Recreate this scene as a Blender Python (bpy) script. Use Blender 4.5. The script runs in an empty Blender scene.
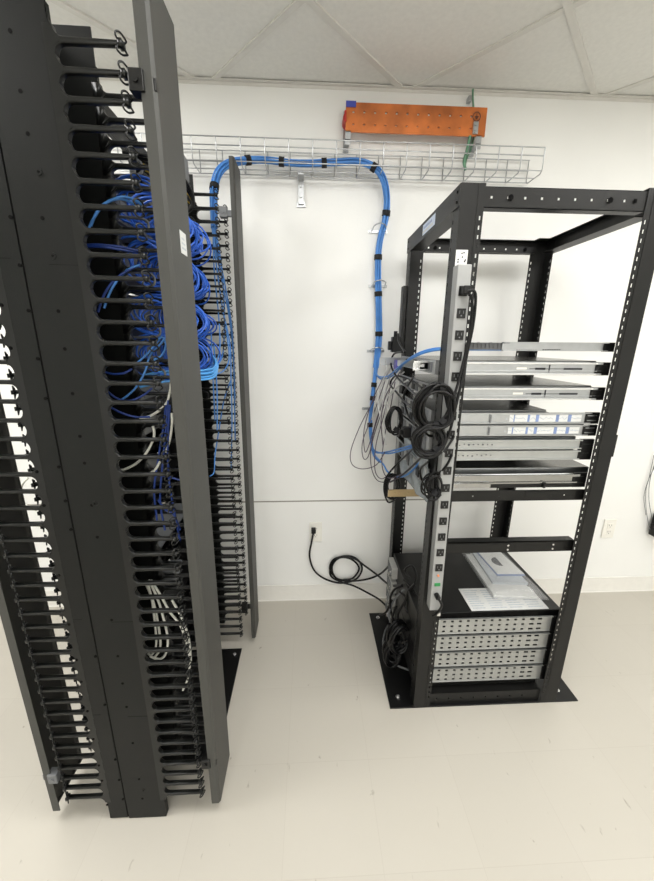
import bpy, bmesh, math, random
from mathutils import Vector, Matrix
PI=math.pi
random.seed(7)
SC=bpy.context.scene
COL=SC.collection
PTS = {
 'bundle': [(-0.374,1.6,1.965),(-0.375,1.62,2.051),(-0.374,1.64,2.11),(-0.363,1.68,2.181),(-0.33,1.73,2.236),(-0.268,1.78,2.271),(-0.186,1.8,2.284),(-0.036,1.8,2.275),(0.115,1.8,2.283),(0.223,1.8,2.288),(0.294,1.8,2.264),(0.333,1.805,2.221),(0.354,1.825,2.155),(0.351,1.835,2.078),(0.331,1.835,1.995),(0.326,1.835,1.901),(0.336,1.835,1.733),(0.345,1.835,1.594),(0.344,1.83,1.498),(0.335,1.82,1.41)],
 'ties': [(-0.376,1.645,2.126),(-0.256,1.785,2.276),(-0.105,1.8,2.279),(0.067,1.8,2.28),(0.281,1.8,2.271),(0.354,1.833,2.102),(0.33,1.835,1.918),(0.334,1.835,1.765),(0.346,1.835,1.575)],
 'low_blue': [(0.344,1.83,1.498),(0.335,1.82,1.41),(0.325,1.8,1.327),(0.318,1.79,1.226),(0.308,1.77,1.126),(0.313,1.75,1.052),(0.326,1.72,0.98),(0.344,1.65,0.966)],
 'low_ties': [(0.325,1.8,1.327),(0.329,1.79,1.252),(0.308,1.77,1.131)],
 'branch': [[(0.343,1.825,1.488),(0.329,1.81,1.41),(0.34,1.78,1.373),(0.351,1.6,1.389),(0.364,1.45,1.442),(0.385,1.32,1.49),(0.422,1.25,1.512),(0.475,1.225,1.516),(0.54,1.215,1.517),(0.643,1.213,1.516)],[(0.348,1.825,1.488),(0.334,1.81,1.396),(0.352,1.76,1.361),(0.364,1.58,1.391),(0.372,1.42,1.452),(0.39,1.3,1.49),(0.426,1.24,1.508),(0.482,1.222,1.512),(0.546,1.212,1.512),(0.67,1.212,1.513)],[(0.313,1.75,1.052),(0.328,1.71,1.0),(0.36,1.6,1.033),(0.395,1.45,1.097),(0.429,1.32,1.156),(0.465,1.25,1.194)],[(0.307,1.75,1.073),(0.321,1.7,1.013),(0.365,1.58,1.032),(0.402,1.43,1.096),(0.438,1.3,1.157),(0.477,1.24,1.186)],[(0.322,1.7,0.987),(0.349,1.6,0.973),(0.363,1.55,0.951),(0.399,1.5,0.945),(0.414,1.4,0.997),(0.428,1.3,1.084)]],
 'fiber': [[(0.372,1.7,1.399),(0.323,1.72,1.282),(0.257,1.74,1.138),(0.21,1.74,1.002),(0.214,1.72,0.933),(0.264,1.7,0.913),(0.327,1.66,0.947),(0.355,1.6,1.033)],[(0.363,1.7,1.371),(0.321,1.72,1.213),(0.27,1.74,1.055),(0.271,1.73,0.967),(0.292,1.7,0.977),(0.318,1.68,1.111),(0.339,1.6,1.258)],[(0.371,1.65,1.376),(0.338,1.68,1.22),(0.309,1.7,1.065),(0.309,1.7,0.934),(0.333,1.65,0.872),(0.366,1.55,0.901),(0.386,1.45,0.96)],[(0.374,1.62,1.37),(0.354,1.66,1.2),(0.326,1.68,1.045),(0.323,1.66,0.921),(0.347,1.6,0.897),(0.369,1.5,0.979)],[(0.384,1.6,1.363),(0.373,1.62,1.231),(0.356,1.64,1.081),(0.344,1.6,0.968),(0.353,1.5,0.941),(0.388,1.4,0.997)],[(0.353,1.7,1.38),(0.308,1.74,1.25),(0.275,1.75,1.105),(0.281,1.73,0.994),(0.299,1.7,1.055),(0.329,1.66,1.214),(0.363,1.6,1.336)],[(0.379,1.5,1.415),(0.359,1.55,1.355),(0.342,1.6,1.29),(0.329,1.6,1.188),(0.34,1.58,1.069)]],
 'silvercord': [[(0.369,1.7,1.446),(0.35,1.68,1.373),(0.32,1.7,1.275),(0.305,1.7,1.167)],[(0.371,1.62,1.432),(0.337,1.66,1.356),(0.322,1.66,1.272),(0.323,1.6,1.212)],[(0.396,1.5,1.415),(0.366,1.58,1.356),(0.347,1.6,1.281),(0.355,1.5,1.236)],[(0.374,1.5,1.356),(0.346,1.56,1.305),(0.332,1.56,1.242)],[(0.387,1.4,1.391),(0.366,1.5,1.348),(0.346,1.55,1.28),(0.339,1.58,1.169),(0.347,1.55,1.082)],[(0.368,1.6,1.407),(0.349,1.62,1.333),(0.335,1.62,1.241),(0.326,1.62,1.136)],[(0.386,1.5,1.439),(0.359,1.6,1.398),(0.329,1.66,1.328),(0.308,1.68,1.23)]],
 'coilA': [(0.398,1.095,1.334)],
 'coilB': [(0.387,1.1,1.225)],
 'coilC': [(0.353,1.45,1.216)],
 'coilD': [(0.427,1.18,1.057)],
 'coilE': [(0.378,1.5,0.896)],
 'pducord': [[(0.464,1.1,1.679),(0.48,1.095,1.679),(0.49,1.1,1.655),(0.495,1.11,1.585),(0.488,1.115,1.497),(0.477,1.11,1.405),(0.462,1.1,1.327),(0.453,1.1,1.261),(0.438,1.1,1.207)],[(0.468,1.1,1.671),(0.479,1.1,1.655),(0.489,1.11,1.585),(0.484,1.115,1.512),(0.469,1.11,1.42),(0.45,1.1,1.352),(0.436,1.1,1.301)]],
 'blackcord': [[(0.346,1.1,1.365),(0.361,1.3,1.372),(0.363,1.5,1.398),(0.361,1.6,1.442),(0.372,1.6,1.485),(0.382,1.5,1.496)],[(0.343,1.1,1.327),(0.367,1.35,1.312),(0.367,1.5,1.331),(0.362,1.6,1.354),(0.375,1.55,1.394),(0.395,1.4,1.391),(0.382,1.2,1.384)],[(0.426,1.1,1.268),(0.463,1.12,1.297),(0.476,1.12,1.303)],[(0.44,1.1,1.187),(0.471,1.12,1.222),(0.476,1.12,1.236)],[(0.44,1.15,1.084),(0.46,1.12,1.131),(0.476,1.12,1.17)],[(0.376,1.2,1.179),(0.396,1.4,1.077),(0.382,1.5,0.998),(0.344,1.5,0.941),(0.338,1.5,0.882),(0.359,1.5,0.822),(0.391,1.5,0.832)],[(0.388,1.15,1.161),(0.406,1.35,1.042),(0.399,1.5,0.94),(0.375,1.55,0.901)],[(0.396,1.12,1.146),(0.398,1.2,1.088),(0.417,1.2,1.029),(0.43,1.15,1.031)],[(0.394,1.5,1.496),(0.391,1.6,1.536),(0.397,1.65,1.571)],[(0.377,1.3,1.409),(0.388,1.45,1.325),(0.397,1.4,1.251),(0.386,1.25,1.244)]],
 'wallcord': [[(0.018,1.84,0.48),(0.006,1.83,0.422),(-0.006,1.84,0.324),(0.02,1.84,0.228),(0.086,1.84,0.165),(0.182,1.84,0.134),(0.273,1.84,0.159),(0.307,1.84,0.228),(0.281,1.84,0.29),(0.227,1.84,0.318),(0.162,1.84,0.306),(0.121,1.84,0.253),(0.121,1.84,0.184),(0.182,1.835,0.145),(0.259,1.82,0.126),(0.334,1.76,0.122),(0.393,1.7,0.121),(0.421,1.62,0.134)],[(0.428,1.7,0.336),(0.408,1.8,0.219),(0.344,1.83,0.165),(0.249,1.84,0.146),(0.164,1.84,0.162),(0.115,1.84,0.226),(0.132,1.84,0.293),(0.197,1.84,0.315),(0.261,1.83,0.304),(0.317,1.8,0.276),(0.374,1.75,0.256),(0.419,1.6,0.296),(0.429,1.42,0.433)],[(0.231,1.84,0.146),(0.152,1.84,0.17),(0.126,1.835,0.25),(0.168,1.84,0.306),(0.238,1.835,0.301),(0.288,1.835,0.239),(0.254,1.84,0.167),(0.194,1.84,0.155)]],
 'floorcord': [(0.434,1.4,0.421),(0.404,1.45,0.326),(0.384,1.45,0.245),(0.397,1.45,0.197)],
 'floorcord2': [(0.446,1.652,0.012),(0.403,1.581,0.012),(0.375,1.496,0.012),(0.38,1.422,0.012),(0.423,1.368,0.012),(0.484,1.338,0.012)],
 'lump': [[(0.437,1.42,0.46),(0.455,1.35,0.47),(0.47,1.3,0.437),(0.469,1.3,0.331),(0.454,1.35,0.207)],[(0.422,1.42,0.395),(0.444,1.36,0.399),(0.457,1.34,0.328),(0.437,1.36,0.221),(0.402,1.4,0.161)],[(0.408,1.42,0.316),(0.393,1.42,0.236),(0.411,1.4,0.172),(0.443,1.34,0.194)],[(0.435,1.36,0.399),(0.402,1.36,0.323),(0.421,1.36,0.244),(0.455,1.3,0.266)],[(0.394,1.45,0.326),(0.374,1.47,0.24),(0.351,1.5,0.196)],[(0.458,1.4,0.485),(0.438,1.42,0.514),(0.456,1.38,0.563),(0.465,1.34,0.54),(0.452,1.34,0.468)],[(0.43,1.42,0.428),(0.401,1.45,0.383),(0.385,1.45,0.326),(0.4,1.45,0.233),(0.43,1.4,0.183)],[(0.456,1.32,0.514),(0.441,1.36,0.442),(0.432,1.36,0.366),(0.455,1.32,0.346),(0.466,1.28,0.402)]],
 'white': [[(-0.491,0.945,0.833),(-0.482,0.94,0.773),(-0.481,0.935,0.686),(-0.484,0.93,0.615),(-0.504,0.93,0.577),(-0.52,0.935,0.592)],[(-0.485,0.945,0.84),(-0.464,0.94,0.772),(-0.452,0.935,0.703),(-0.446,0.93,0.632),(-0.461,0.93,0.575),(-0.484,0.93,0.56),(-0.508,0.93,0.573)],[(-0.479,0.945,0.839),(-0.451,0.94,0.779),(-0.431,0.935,0.732),(-0.403,0.93,0.687),(-0.389,0.925,0.635),(-0.384,0.925,0.557),(-0.399,0.93,0.48),(-0.422,0.935,0.425)],[(-0.495,0.945,0.826),(-0.478,0.94,0.758),(-0.471,0.935,0.666),(-0.473,0.93,0.603),(-0.493,0.93,0.569)],[(-0.358,0.93,1.351),(-0.361,0.93,1.319),(-0.373,0.935,1.277),(-0.389,0.94,1.242)],[(-0.417,0.945,1.313),(-0.417,0.945,1.286),(-0.44,0.95,1.245),(-0.474,0.955,1.209),(-0.511,0.955,1.189),(-0.531,0.955,1.187)],[(-0.406,0.935,1.216),(-0.424,0.94,1.191),(-0.446,0.945,1.178),(-0.465,0.95,1.176)],[(-0.348,0.93,1.446),(-0.359,0.935,1.405),(-0.377,0.94,1.37),(-0.421,0.945,1.34),(-0.45,0.95,1.334)],[(-0.418,0.93,0.779),(-0.393,0.925,0.717),(-0.379,0.925,0.635),(-0.381,0.925,0.549)]],
 'bluevert': [[(-0.373,0.935,1.371),(-0.388,0.935,1.305),(-0.412,0.94,1.22),(-0.433,0.94,1.132),(-0.436,0.94,1.04)],[(-0.366,0.935,1.384),(-0.378,0.93,1.306),(-0.397,0.935,1.221),(-0.418,0.935,1.104),(-0.415,0.935,1.011)],[(-0.363,0.935,1.371),(-0.376,0.93,1.279),(-0.385,0.93,1.165),(-0.379,0.93,1.044),(-0.376,0.935,0.978)],[(-0.426,0.94,1.102),(-0.405,0.935,1.073),(-0.385,0.935,1.058),(-0.373,0.935,1.01)],[(-0.41,0.935,1.178),(-0.384,0.935,1.172),(-0.358,0.935,1.163)]],
 'bluearc': [[(-0.479,0.905,1.774),(-0.462,0.905,1.802),(-0.438,0.905,1.821),(-0.404,0.905,1.832),(-0.386,0.92,1.832),(-0.376,0.935,1.827)],[(-0.487,0.905,1.766),(-0.47,0.905,1.79),(-0.445,0.905,1.816),(-0.413,0.905,1.828),(-0.391,0.92,1.826),(-0.382,0.935,1.817)],[(-0.5,0.905,1.736),(-0.466,0.905,1.737),(-0.427,0.915,1.736),(-0.395,0.93,1.732)],[(-0.501,0.905,1.732),(-0.462,0.905,1.733),(-0.424,0.915,1.73),(-0.4,0.93,1.729)],[(-0.492,0.905,1.595),(-0.476,0.905,1.628),(-0.454,0.91,1.659),(-0.428,0.92,1.683),(-0.401,0.935,1.701)],[(-0.477,0.905,1.604),(-0.458,0.905,1.639),(-0.442,0.915,1.667),(-0.421,0.925,1.69),(-0.396,0.935,1.703)],[(-0.504,0.905,1.46),(-0.481,0.905,1.453),(-0.453,0.905,1.455),(-0.437,0.915,1.464)],[(-0.502,0.905,1.414),(-0.48,0.905,1.394),(-0.457,0.915,1.385),(-0.426,0.925,1.396),(-0.403,0.935,1.415)],[(-0.498,0.905,1.371),(-0.471,0.905,1.356),(-0.443,0.915,1.344),(-0.415,0.93,1.341)],[(-0.49,0.93,1.38),(-0.449,0.935,1.41),(-0.418,0.94,1.455),(-0.403,0.945,1.495),(-0.379,0.955,1.522),(-0.364,0.955,1.539)],[(-0.427,0.93,1.48),(-0.402,0.935,1.502),(-0.387,0.945,1.522),(-0.372,0.955,1.541),(-0.364,0.955,1.522),(-0.373,0.945,1.497),(-0.392,0.94,1.485)]],
 'leftwhite': [[(-0.908,1.12,1.103),(-0.932,1.12,1.079),(-0.944,1.12,1.037),(-0.913,1.1,1.011),(-0.874,1.08,1.009)],[(-0.922,1.1,0.417),(-0.951,1.1,0.372),(-0.968,1.1,0.321),(-0.962,1.1,0.278),(-0.913,1.08,0.275),(-0.865,1.06,0.292)],[(-0.911,1.1,0.439),(-0.937,1.1,0.394),(-0.95,1.1,0.339),(-0.946,1.1,0.287),(-0.892,1.08,0.274)]],
 'farstrand': [[(-0.374,1.6,1.972),(-0.373,1.59,1.848),(-0.361,1.58,1.697),(-0.344,1.57,1.559),(-0.338,1.55,1.458),(-0.346,1.45,1.416),(-0.353,1.3,1.42)],[(-0.382,1.6,1.965),(-0.371,1.59,1.811),(-0.356,1.58,1.658),(-0.334,1.57,1.519),(-0.337,1.56,1.374),(-0.346,1.57,1.196),(-0.365,1.57,0.961)],[(-0.371,1.6,1.965),(-0.362,1.6,1.868),(-0.343,1.6,1.738),(-0.328,1.6,1.58),(-0.332,1.6,1.37),(-0.344,1.6,1.096)],[(-0.378,1.6,1.965),(-0.383,1.59,1.811),(-0.371,1.56,1.656),(-0.359,1.5,1.519),(-0.354,1.4,1.457),(-0.369,1.3,1.434)],[(-0.377,1.61,1.968),(-0.364,1.61,1.815),(-0.342,1.61,1.661),(-0.331,1.61,1.497),(-0.335,1.61,1.28)],[(-0.38,1.61,1.975),(-0.375,1.61,1.889),(-0.356,1.61,1.758),(-0.336,1.61,1.621),(-0.329,1.61,1.455)],[(-0.37,1.6,1.972),(-0.356,1.6,1.843),(-0.353,1.6,1.699),(-0.36,1.58,1.539),(-0.359,1.5,1.46),(-0.365,1.32,1.422)],[(-0.337,1.56,1.374),(-0.37,1.55,1.289),(-0.401,1.55,1.156),(-0.421,1.53,1.047),(-0.423,1.5,0.978),(-0.433,1.47,0.97)],[(-0.383,1.5,1.519),(-0.384,1.5,1.338),(-0.396,1.5,1.168)],[(-0.39,1.5,1.576),(-0.397,1.5,1.379),(-0.407,1.52,1.207)]],
 'rightwire': [[(1.973,1.86,0.923),(1.974,1.855,0.784),(1.975,1.855,0.709),(2.005,1.855,0.592),(2.047,1.85,0.482),(2.079,1.84,0.419)],[(1.993,1.86,0.893),(1.983,1.855,0.772),(2.01,1.855,0.644),(2.054,1.85,0.528)],[(1.997,1.86,0.856),(1.973,1.855,0.766),(1.974,1.855,0.664),(2.016,1.855,0.546)]],
 'greenwire': [(0.706,1.84,2.589),(0.713,1.845,2.549),(0.726,1.85,2.495),(0.734,1.85,2.429),(0.723,1.84,2.371),(0.698,1.82,2.317),(0.689,1.8,2.278)],
 'greenwire2': [(0.698,1.8,2.397),(0.69,1.8,2.345),(0.678,1.79,2.296),(0.69,1.79,2.266)],
 'clips': [(0.324,1.855,2.037),(0.335,1.855,1.799),(0.338,1.855,1.492),(0.309,1.855,1.194)],
 'traybr': [(-0.034,1.85,2.225),(0.183,1.85,2.368)],
 'tan': [(0.346,1.45,0.87),(0.344,1.45,0.908),(0.536,1.45,0.867),(0.532,1.45,0.915)],
 'silverL': [(0.315,1.6,1.472),(0.317,1.6,1.437),(0.581,1.6,1.456),(0.586,1.6,1.408)],
 'boxpost': [(0.395,1.7,1.568),(0.448,1.7,1.474)],
 'rearz': [(0.42,1.753,1.356),(0.42,1.483,1.363),(0.42,1.682,1.07),(0.42,1.267,1.064)],
 'latch': [(-0.348,0.84,2.02),(-0.331,0.84,1.994),(-0.383,0.84,0.267),(-0.347,0.84,0.216),(-0.817,0.84,0.213),(-0.789,0.84,0.185),(-0.331,1.537,2.032),(-0.298,1.537,1.969),(-0.336,0.84,2.01)],
 'topjunk': [(-0.388,1.3,2.028),(-0.367,1.3,1.919),(-0.377,1.3,1.988)],
 'greybox': [(-0.498,1.1,0.773),(-0.457,1.1,0.732),(-0.523,1.1,0.821),(-0.487,1.1,0.843),(-0.427,1.1,0.907)],
}
LIGHTS=[((1.85,.55),.785,'recessed ceiling light to the right of the four-post rack',14),((-1.3,.75),.785,'recessed ceiling light above the left edge of the near cable manager',20),((.3,.4),.785,'recessed ceiling light directly above the viewpoint',13),((-.8,-2.4),.785,'recessed ceiling light behind the viewpoint on the left',20),((1.5,-2.5),.785,'recessed ceiling light behind the viewpoint on the right',20),((-.8,-4.1),.785,'recessed ceiling light deepest in the room on the left',36),((1.5,-4.2),.785,'recessed ceiling light deepest in the room on the right',36)]
EXPO=0.44

# ------------------------------------------------------------ materials
def lin(c):
    c=c/255.0
    return c/12.92 if c<=.04045 else ((c+.055)/1.055)**2.4
def mat(name,rgb,rough=.5,metal=0.0,var=.06,scale=30.0,bump=0.0,bscale=200.0,spec=.5,alpha=1.0,trans=0.0,coat=0.0):
    m=bpy.data.materials.new(name);m.use_nodes=True;nt=m.node_tree;b=nt.nodes['Principled BSDF']
    col=(lin(rgb[0]),lin(rgb[1]),lin(rgb[2]),1)
    tc=nt.nodes.new('ShaderNodeTexCoord')
    n=nt.nodes.new('ShaderNodeTexNoise');n.inputs['Scale'].default_value=scale;n.inputs['Detail'].default_value=3
    nt.links.new(tc.outputs['Object'],n.inputs['Vector'])
    r=nt.nodes.new('ShaderNodeValToRGB');r.color_ramp.elements[0].position=.3;r.color_ramp.elements[1].position=.7
    r.color_ramp.elements[0].color=(col[0]*(1-var),col[1]*(1-var),col[2]*(1-var),1)
    r.color_ramp.elements[1].color=(min(1,col[0]*(1+var)),min(1,col[1]*(1+var)),min(1,col[2]*(1+var)),1)
    nt.links.new(n.outputs['Fac'],r.inputs['Fac']);nt.links.new(r.outputs['Color'],b.inputs['Base Color'])
    b.inputs['Roughness'].default_value=rough;b.inputs['Metallic'].default_value=metal
    b.inputs['Specular IOR Level'].default_value=spec
    b.inputs['Alpha'].default_value=alpha;b.inputs['Transmission Weight'].default_value=trans;b.inputs['Coat Weight'].default_value=coat
    if bump:
        n2=nt.nodes.new('ShaderNodeTexNoise');n2.inputs['Scale'].default_value=bscale;n2.inputs['Detail'].default_value=2
        nt.links.new(tc.outputs['Object'],n2.inputs['Vector'])
        bp=nt.nodes.new('ShaderNodeBump');bp.inputs['Strength'].default_value=bump;bp.inputs['Distance'].default_value=.002
        nt.links.new(n2.outputs['Fac'],bp.inputs['Height']);nt.links.new(bp.outputs['Normal'],b.inputs['Normal'])
    return m
WALL=mat('wall_paint',(234,234,231),.75,var=.015,scale=3,bump=.15,bscale=120)
TILE=mat('ceiling_tile',(224,223,218),.9,var=.03,scale=60,bump=.3,bscale=300)
TBAR=mat('ceiling_grid_paint',(214,212,206),.6,var=.03)
BASE=mat('cove_base_vinyl',(230,228,222),.5,var=.02)
SEAM=mat('wall_joint_strip',(150,146,138),.8)
def floor_mat():
    m=bpy.data.materials.new('vinyl_tile_floor');m.use_nodes=True;nt=m.node_tree;b=nt.nodes['Principled BSDF'];L=nt.links.new
    tc=nt.nodes.new('ShaderNodeTexCoord')
    mp=nt.nodes.new('ShaderNodeMapping');mp.inputs['Location'].default_value=(.09,-.98,0)
    L(tc.outputs['Object'],mp.inputs['Vector'])
    br=nt.nodes.new('ShaderNodeTexBrick');br.offset=0;br.inputs['Scale'].default_value=1;br.inputs['Brick Width'].default_value=.3048;br.inputs['Row Height'].default_value=.3048
    br.inputs['Mortar Size'].default_value=.0011;br.inputs['Mortar Smooth'].default_value=.6
    br.inputs['Color1'].default_value=(lin(192),lin(187),lin(177),1);br.inputs['Color2'].default_value=(lin(190),lin(185),lin(175),1);br.inputs['Mortar'].default_value=(lin(184),lin(178),lin(168),1)
    L(mp.outputs['Vector'],br.inputs['Vector'])
    mp2=nt.nodes.new('ShaderNodeMapping');mp2.inputs['Scale'].default_value=(34,15,1);mp2.inputs['Rotation'].default_value=(0,0,.4)
    L(tc.outputs['Object'],mp2.inputs['Vector'])
    n=nt.nodes.new('ShaderNodeTexNoise');n.inputs['Scale'].default_value=1;n.inputs['Detail'].default_value=4;n.inputs['Distortion'].default_value=.6
    L(mp2.outputs['Vector'],n.inputs['Vector'])
    r=nt.nodes.new('ShaderNodeValToRGB');r.color_ramp.elements[0].position=.245;r.color_ramp.elements[0].color=(.55,.53,.49,1);r.color_ramp.elements[1].position=.3;r.color_ramp.elements[1].color=(1,1,1,1)
    L(n.outputs['Fac'],r.inputs['Fac'])
    n3=nt.nodes.new('ShaderNodeTexNoise');n3.inputs['Scale'].default_value=2.2;L(tc.outputs['Object'],n3.inputs['Vector'])
    r3=nt.nodes.new('ShaderNodeValToRGB');r3.color_ramp.elements[0].color=(.94,.94,.93,1);r3.color_ramp.elements[1].color=(1,1,1,1);L(n3.outputs['Fac'],r3.inputs['Fac'])
    mx=nt.nodes.new('ShaderNodeMixRGB');mx.blend_type='MULTIPLY';mx.inputs[0].default_value=.8
    L(br.outputs['Color'],mx.inputs[1]);L(r.outputs['Color'],mx.inputs[2])
    mx2=nt.nodes.new('ShaderNodeMixRGB');mx2.blend_type='MULTIPLY';mx2.inputs[0].default_value=1
    L(mx.outputs['Color'],mx2.inputs[1]);L(r3.outputs['Color'],mx2.inputs[2]);L(mx2.outputs['Color'],b.inputs['Base Color'])
    b.inputs['Roughness'].default_value=.38
    n4=nt.nodes.new('ShaderNodeTexNoise');n4.inputs['Scale'].default_value=14;L(tc.outputs['Object'],n4.inputs['Vector'])
    bp=nt.nodes.new('ShaderNodeBump');bp.inputs['Strength'].default_value=.06;bp.inputs['Distance'].default_value=.01;L(n4.outputs['Fac'],bp.inputs['Height']);L(bp.outputs['Normal'],b.inputs['Normal'])
    return m
FLOOR=floor_mat()
CHAR_SHADED=mat('charcoal_coat_shaded',(22,23,22),.42,spec=.17,var=.05,scale=12,bump=.12,bscale=500)  # same coat as the doors, shade on the finger panels put into the colour
CHAR_LIT=mat('charcoal_door_paint',(64,64,61),.5,spec=.3,var=.03,scale=8,bump=.1,bscale=500)  # same coat as the finger panels, lighter because light on doors is painted in
FING=mat('black_finger_plastic',(20,21,20),.3,spec=.3,var=.05,scale=30)
BLK=mat('black_rack_paint',(20,20,19),.4,spec=.3,var=.05,scale=20,bump=.1,bscale=400)
BLK2=mat('black_chassis_steel',(15,15,15),.35,spec=.35,var=.05,scale=20)
DARK=mat('dark_recess',(3,3,3),.8,spec=.1)
RUB=mat('black_cable_jacket',(8,8,9),.36,spec=.3,var=.1)
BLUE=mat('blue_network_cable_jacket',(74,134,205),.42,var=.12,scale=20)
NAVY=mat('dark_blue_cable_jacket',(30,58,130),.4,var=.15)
ROYAL=mat('royal_blue_patch_cable_jacket',(42,96,196),.38,var=.15,scale=20)
LBLUE=mat('light_blue_patch_cable_jacket',(84,160,225),.4,var=.1)
WHC=mat('white_cable_jacket',(226,226,216),.45)
GRYC=mat('clear_grey_cable_jacket',(196,196,194),.35)
PURP=mat('grey_mauve_fibre_jacket',(82,68,84),.4)
YEL=mat('yellow_cable_jacket',(190,160,40),.45)
STEEL=mat('galvanised_steel',(176,178,180),.34,1.0,var=.05,scale=40)
STEEL2=mat('zinc_plated_perforated_steel',(176,178,177),.42,.85,var=.04,scale=30)
CHROME=mat('polished_slide_steel',(170,171,171),.12,1.0,var=.04)
ZINC=mat('zinc_wire',(176,178,180),.3,1.0)
TOPM=mat('server_lid_steel',(98,97,93),.25,.9,var=.05,scale=6)
COP=mat('orange_lacquered_copper',(188,106,52),.34,.25,var=.32,scale=11)
PDUG=mat('pdu_grey_enamel',(150,151,150),.4,var=.03)
WHT=mat('white_plastic',(232,230,222),.4,var=.02)
PAP=mat('white_paper',(206,207,205),.7,var=.04,scale=40)
PAPG=mat('pale_grey_print',(178,184,190),.7,var=.15,scale=120)
LABB=mat('blue_print',(116,134,174),.5,var=.15)
LABP=mat('pale_blue_label',(196,208,224),.45,var=.06)
INK=mat('dark_ink',(40,42,48),.6)
RED=mat('red_insulator',(176,36,30),.45)
GRN=mat('green_ground_wire_jacket',(96,140,112),.5,var=.15)
GREENL=mat('green_switch',(40,130,70),.3)
ORL=mat('amber_pilot_light',(230,140,90),.3)
TAN=mat('yellow_chromate_steel',(172,152,116),.35,.6)
GREYP=mat('mid_grey_plastic',(104,106,108),.45,var=.08)
GREYL=mat('light_grey_plastic',(168,168,164),.45,var=.05)
TIE=mat('black_hook_and_loop_strap',(20,20,22),.85)
BAG=mat('clear_polythene_bag',(235,235,235),.12,alpha=.2,var=.02,bump=.5,bscale=25)
PURB=mat('purple_connector',(96,90,170),.4)
BLUET=mat('blue_tape',(60,70,160),.5)
SCREW=mat('bright_screw_head',(215,215,215),.25,.9)
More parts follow.
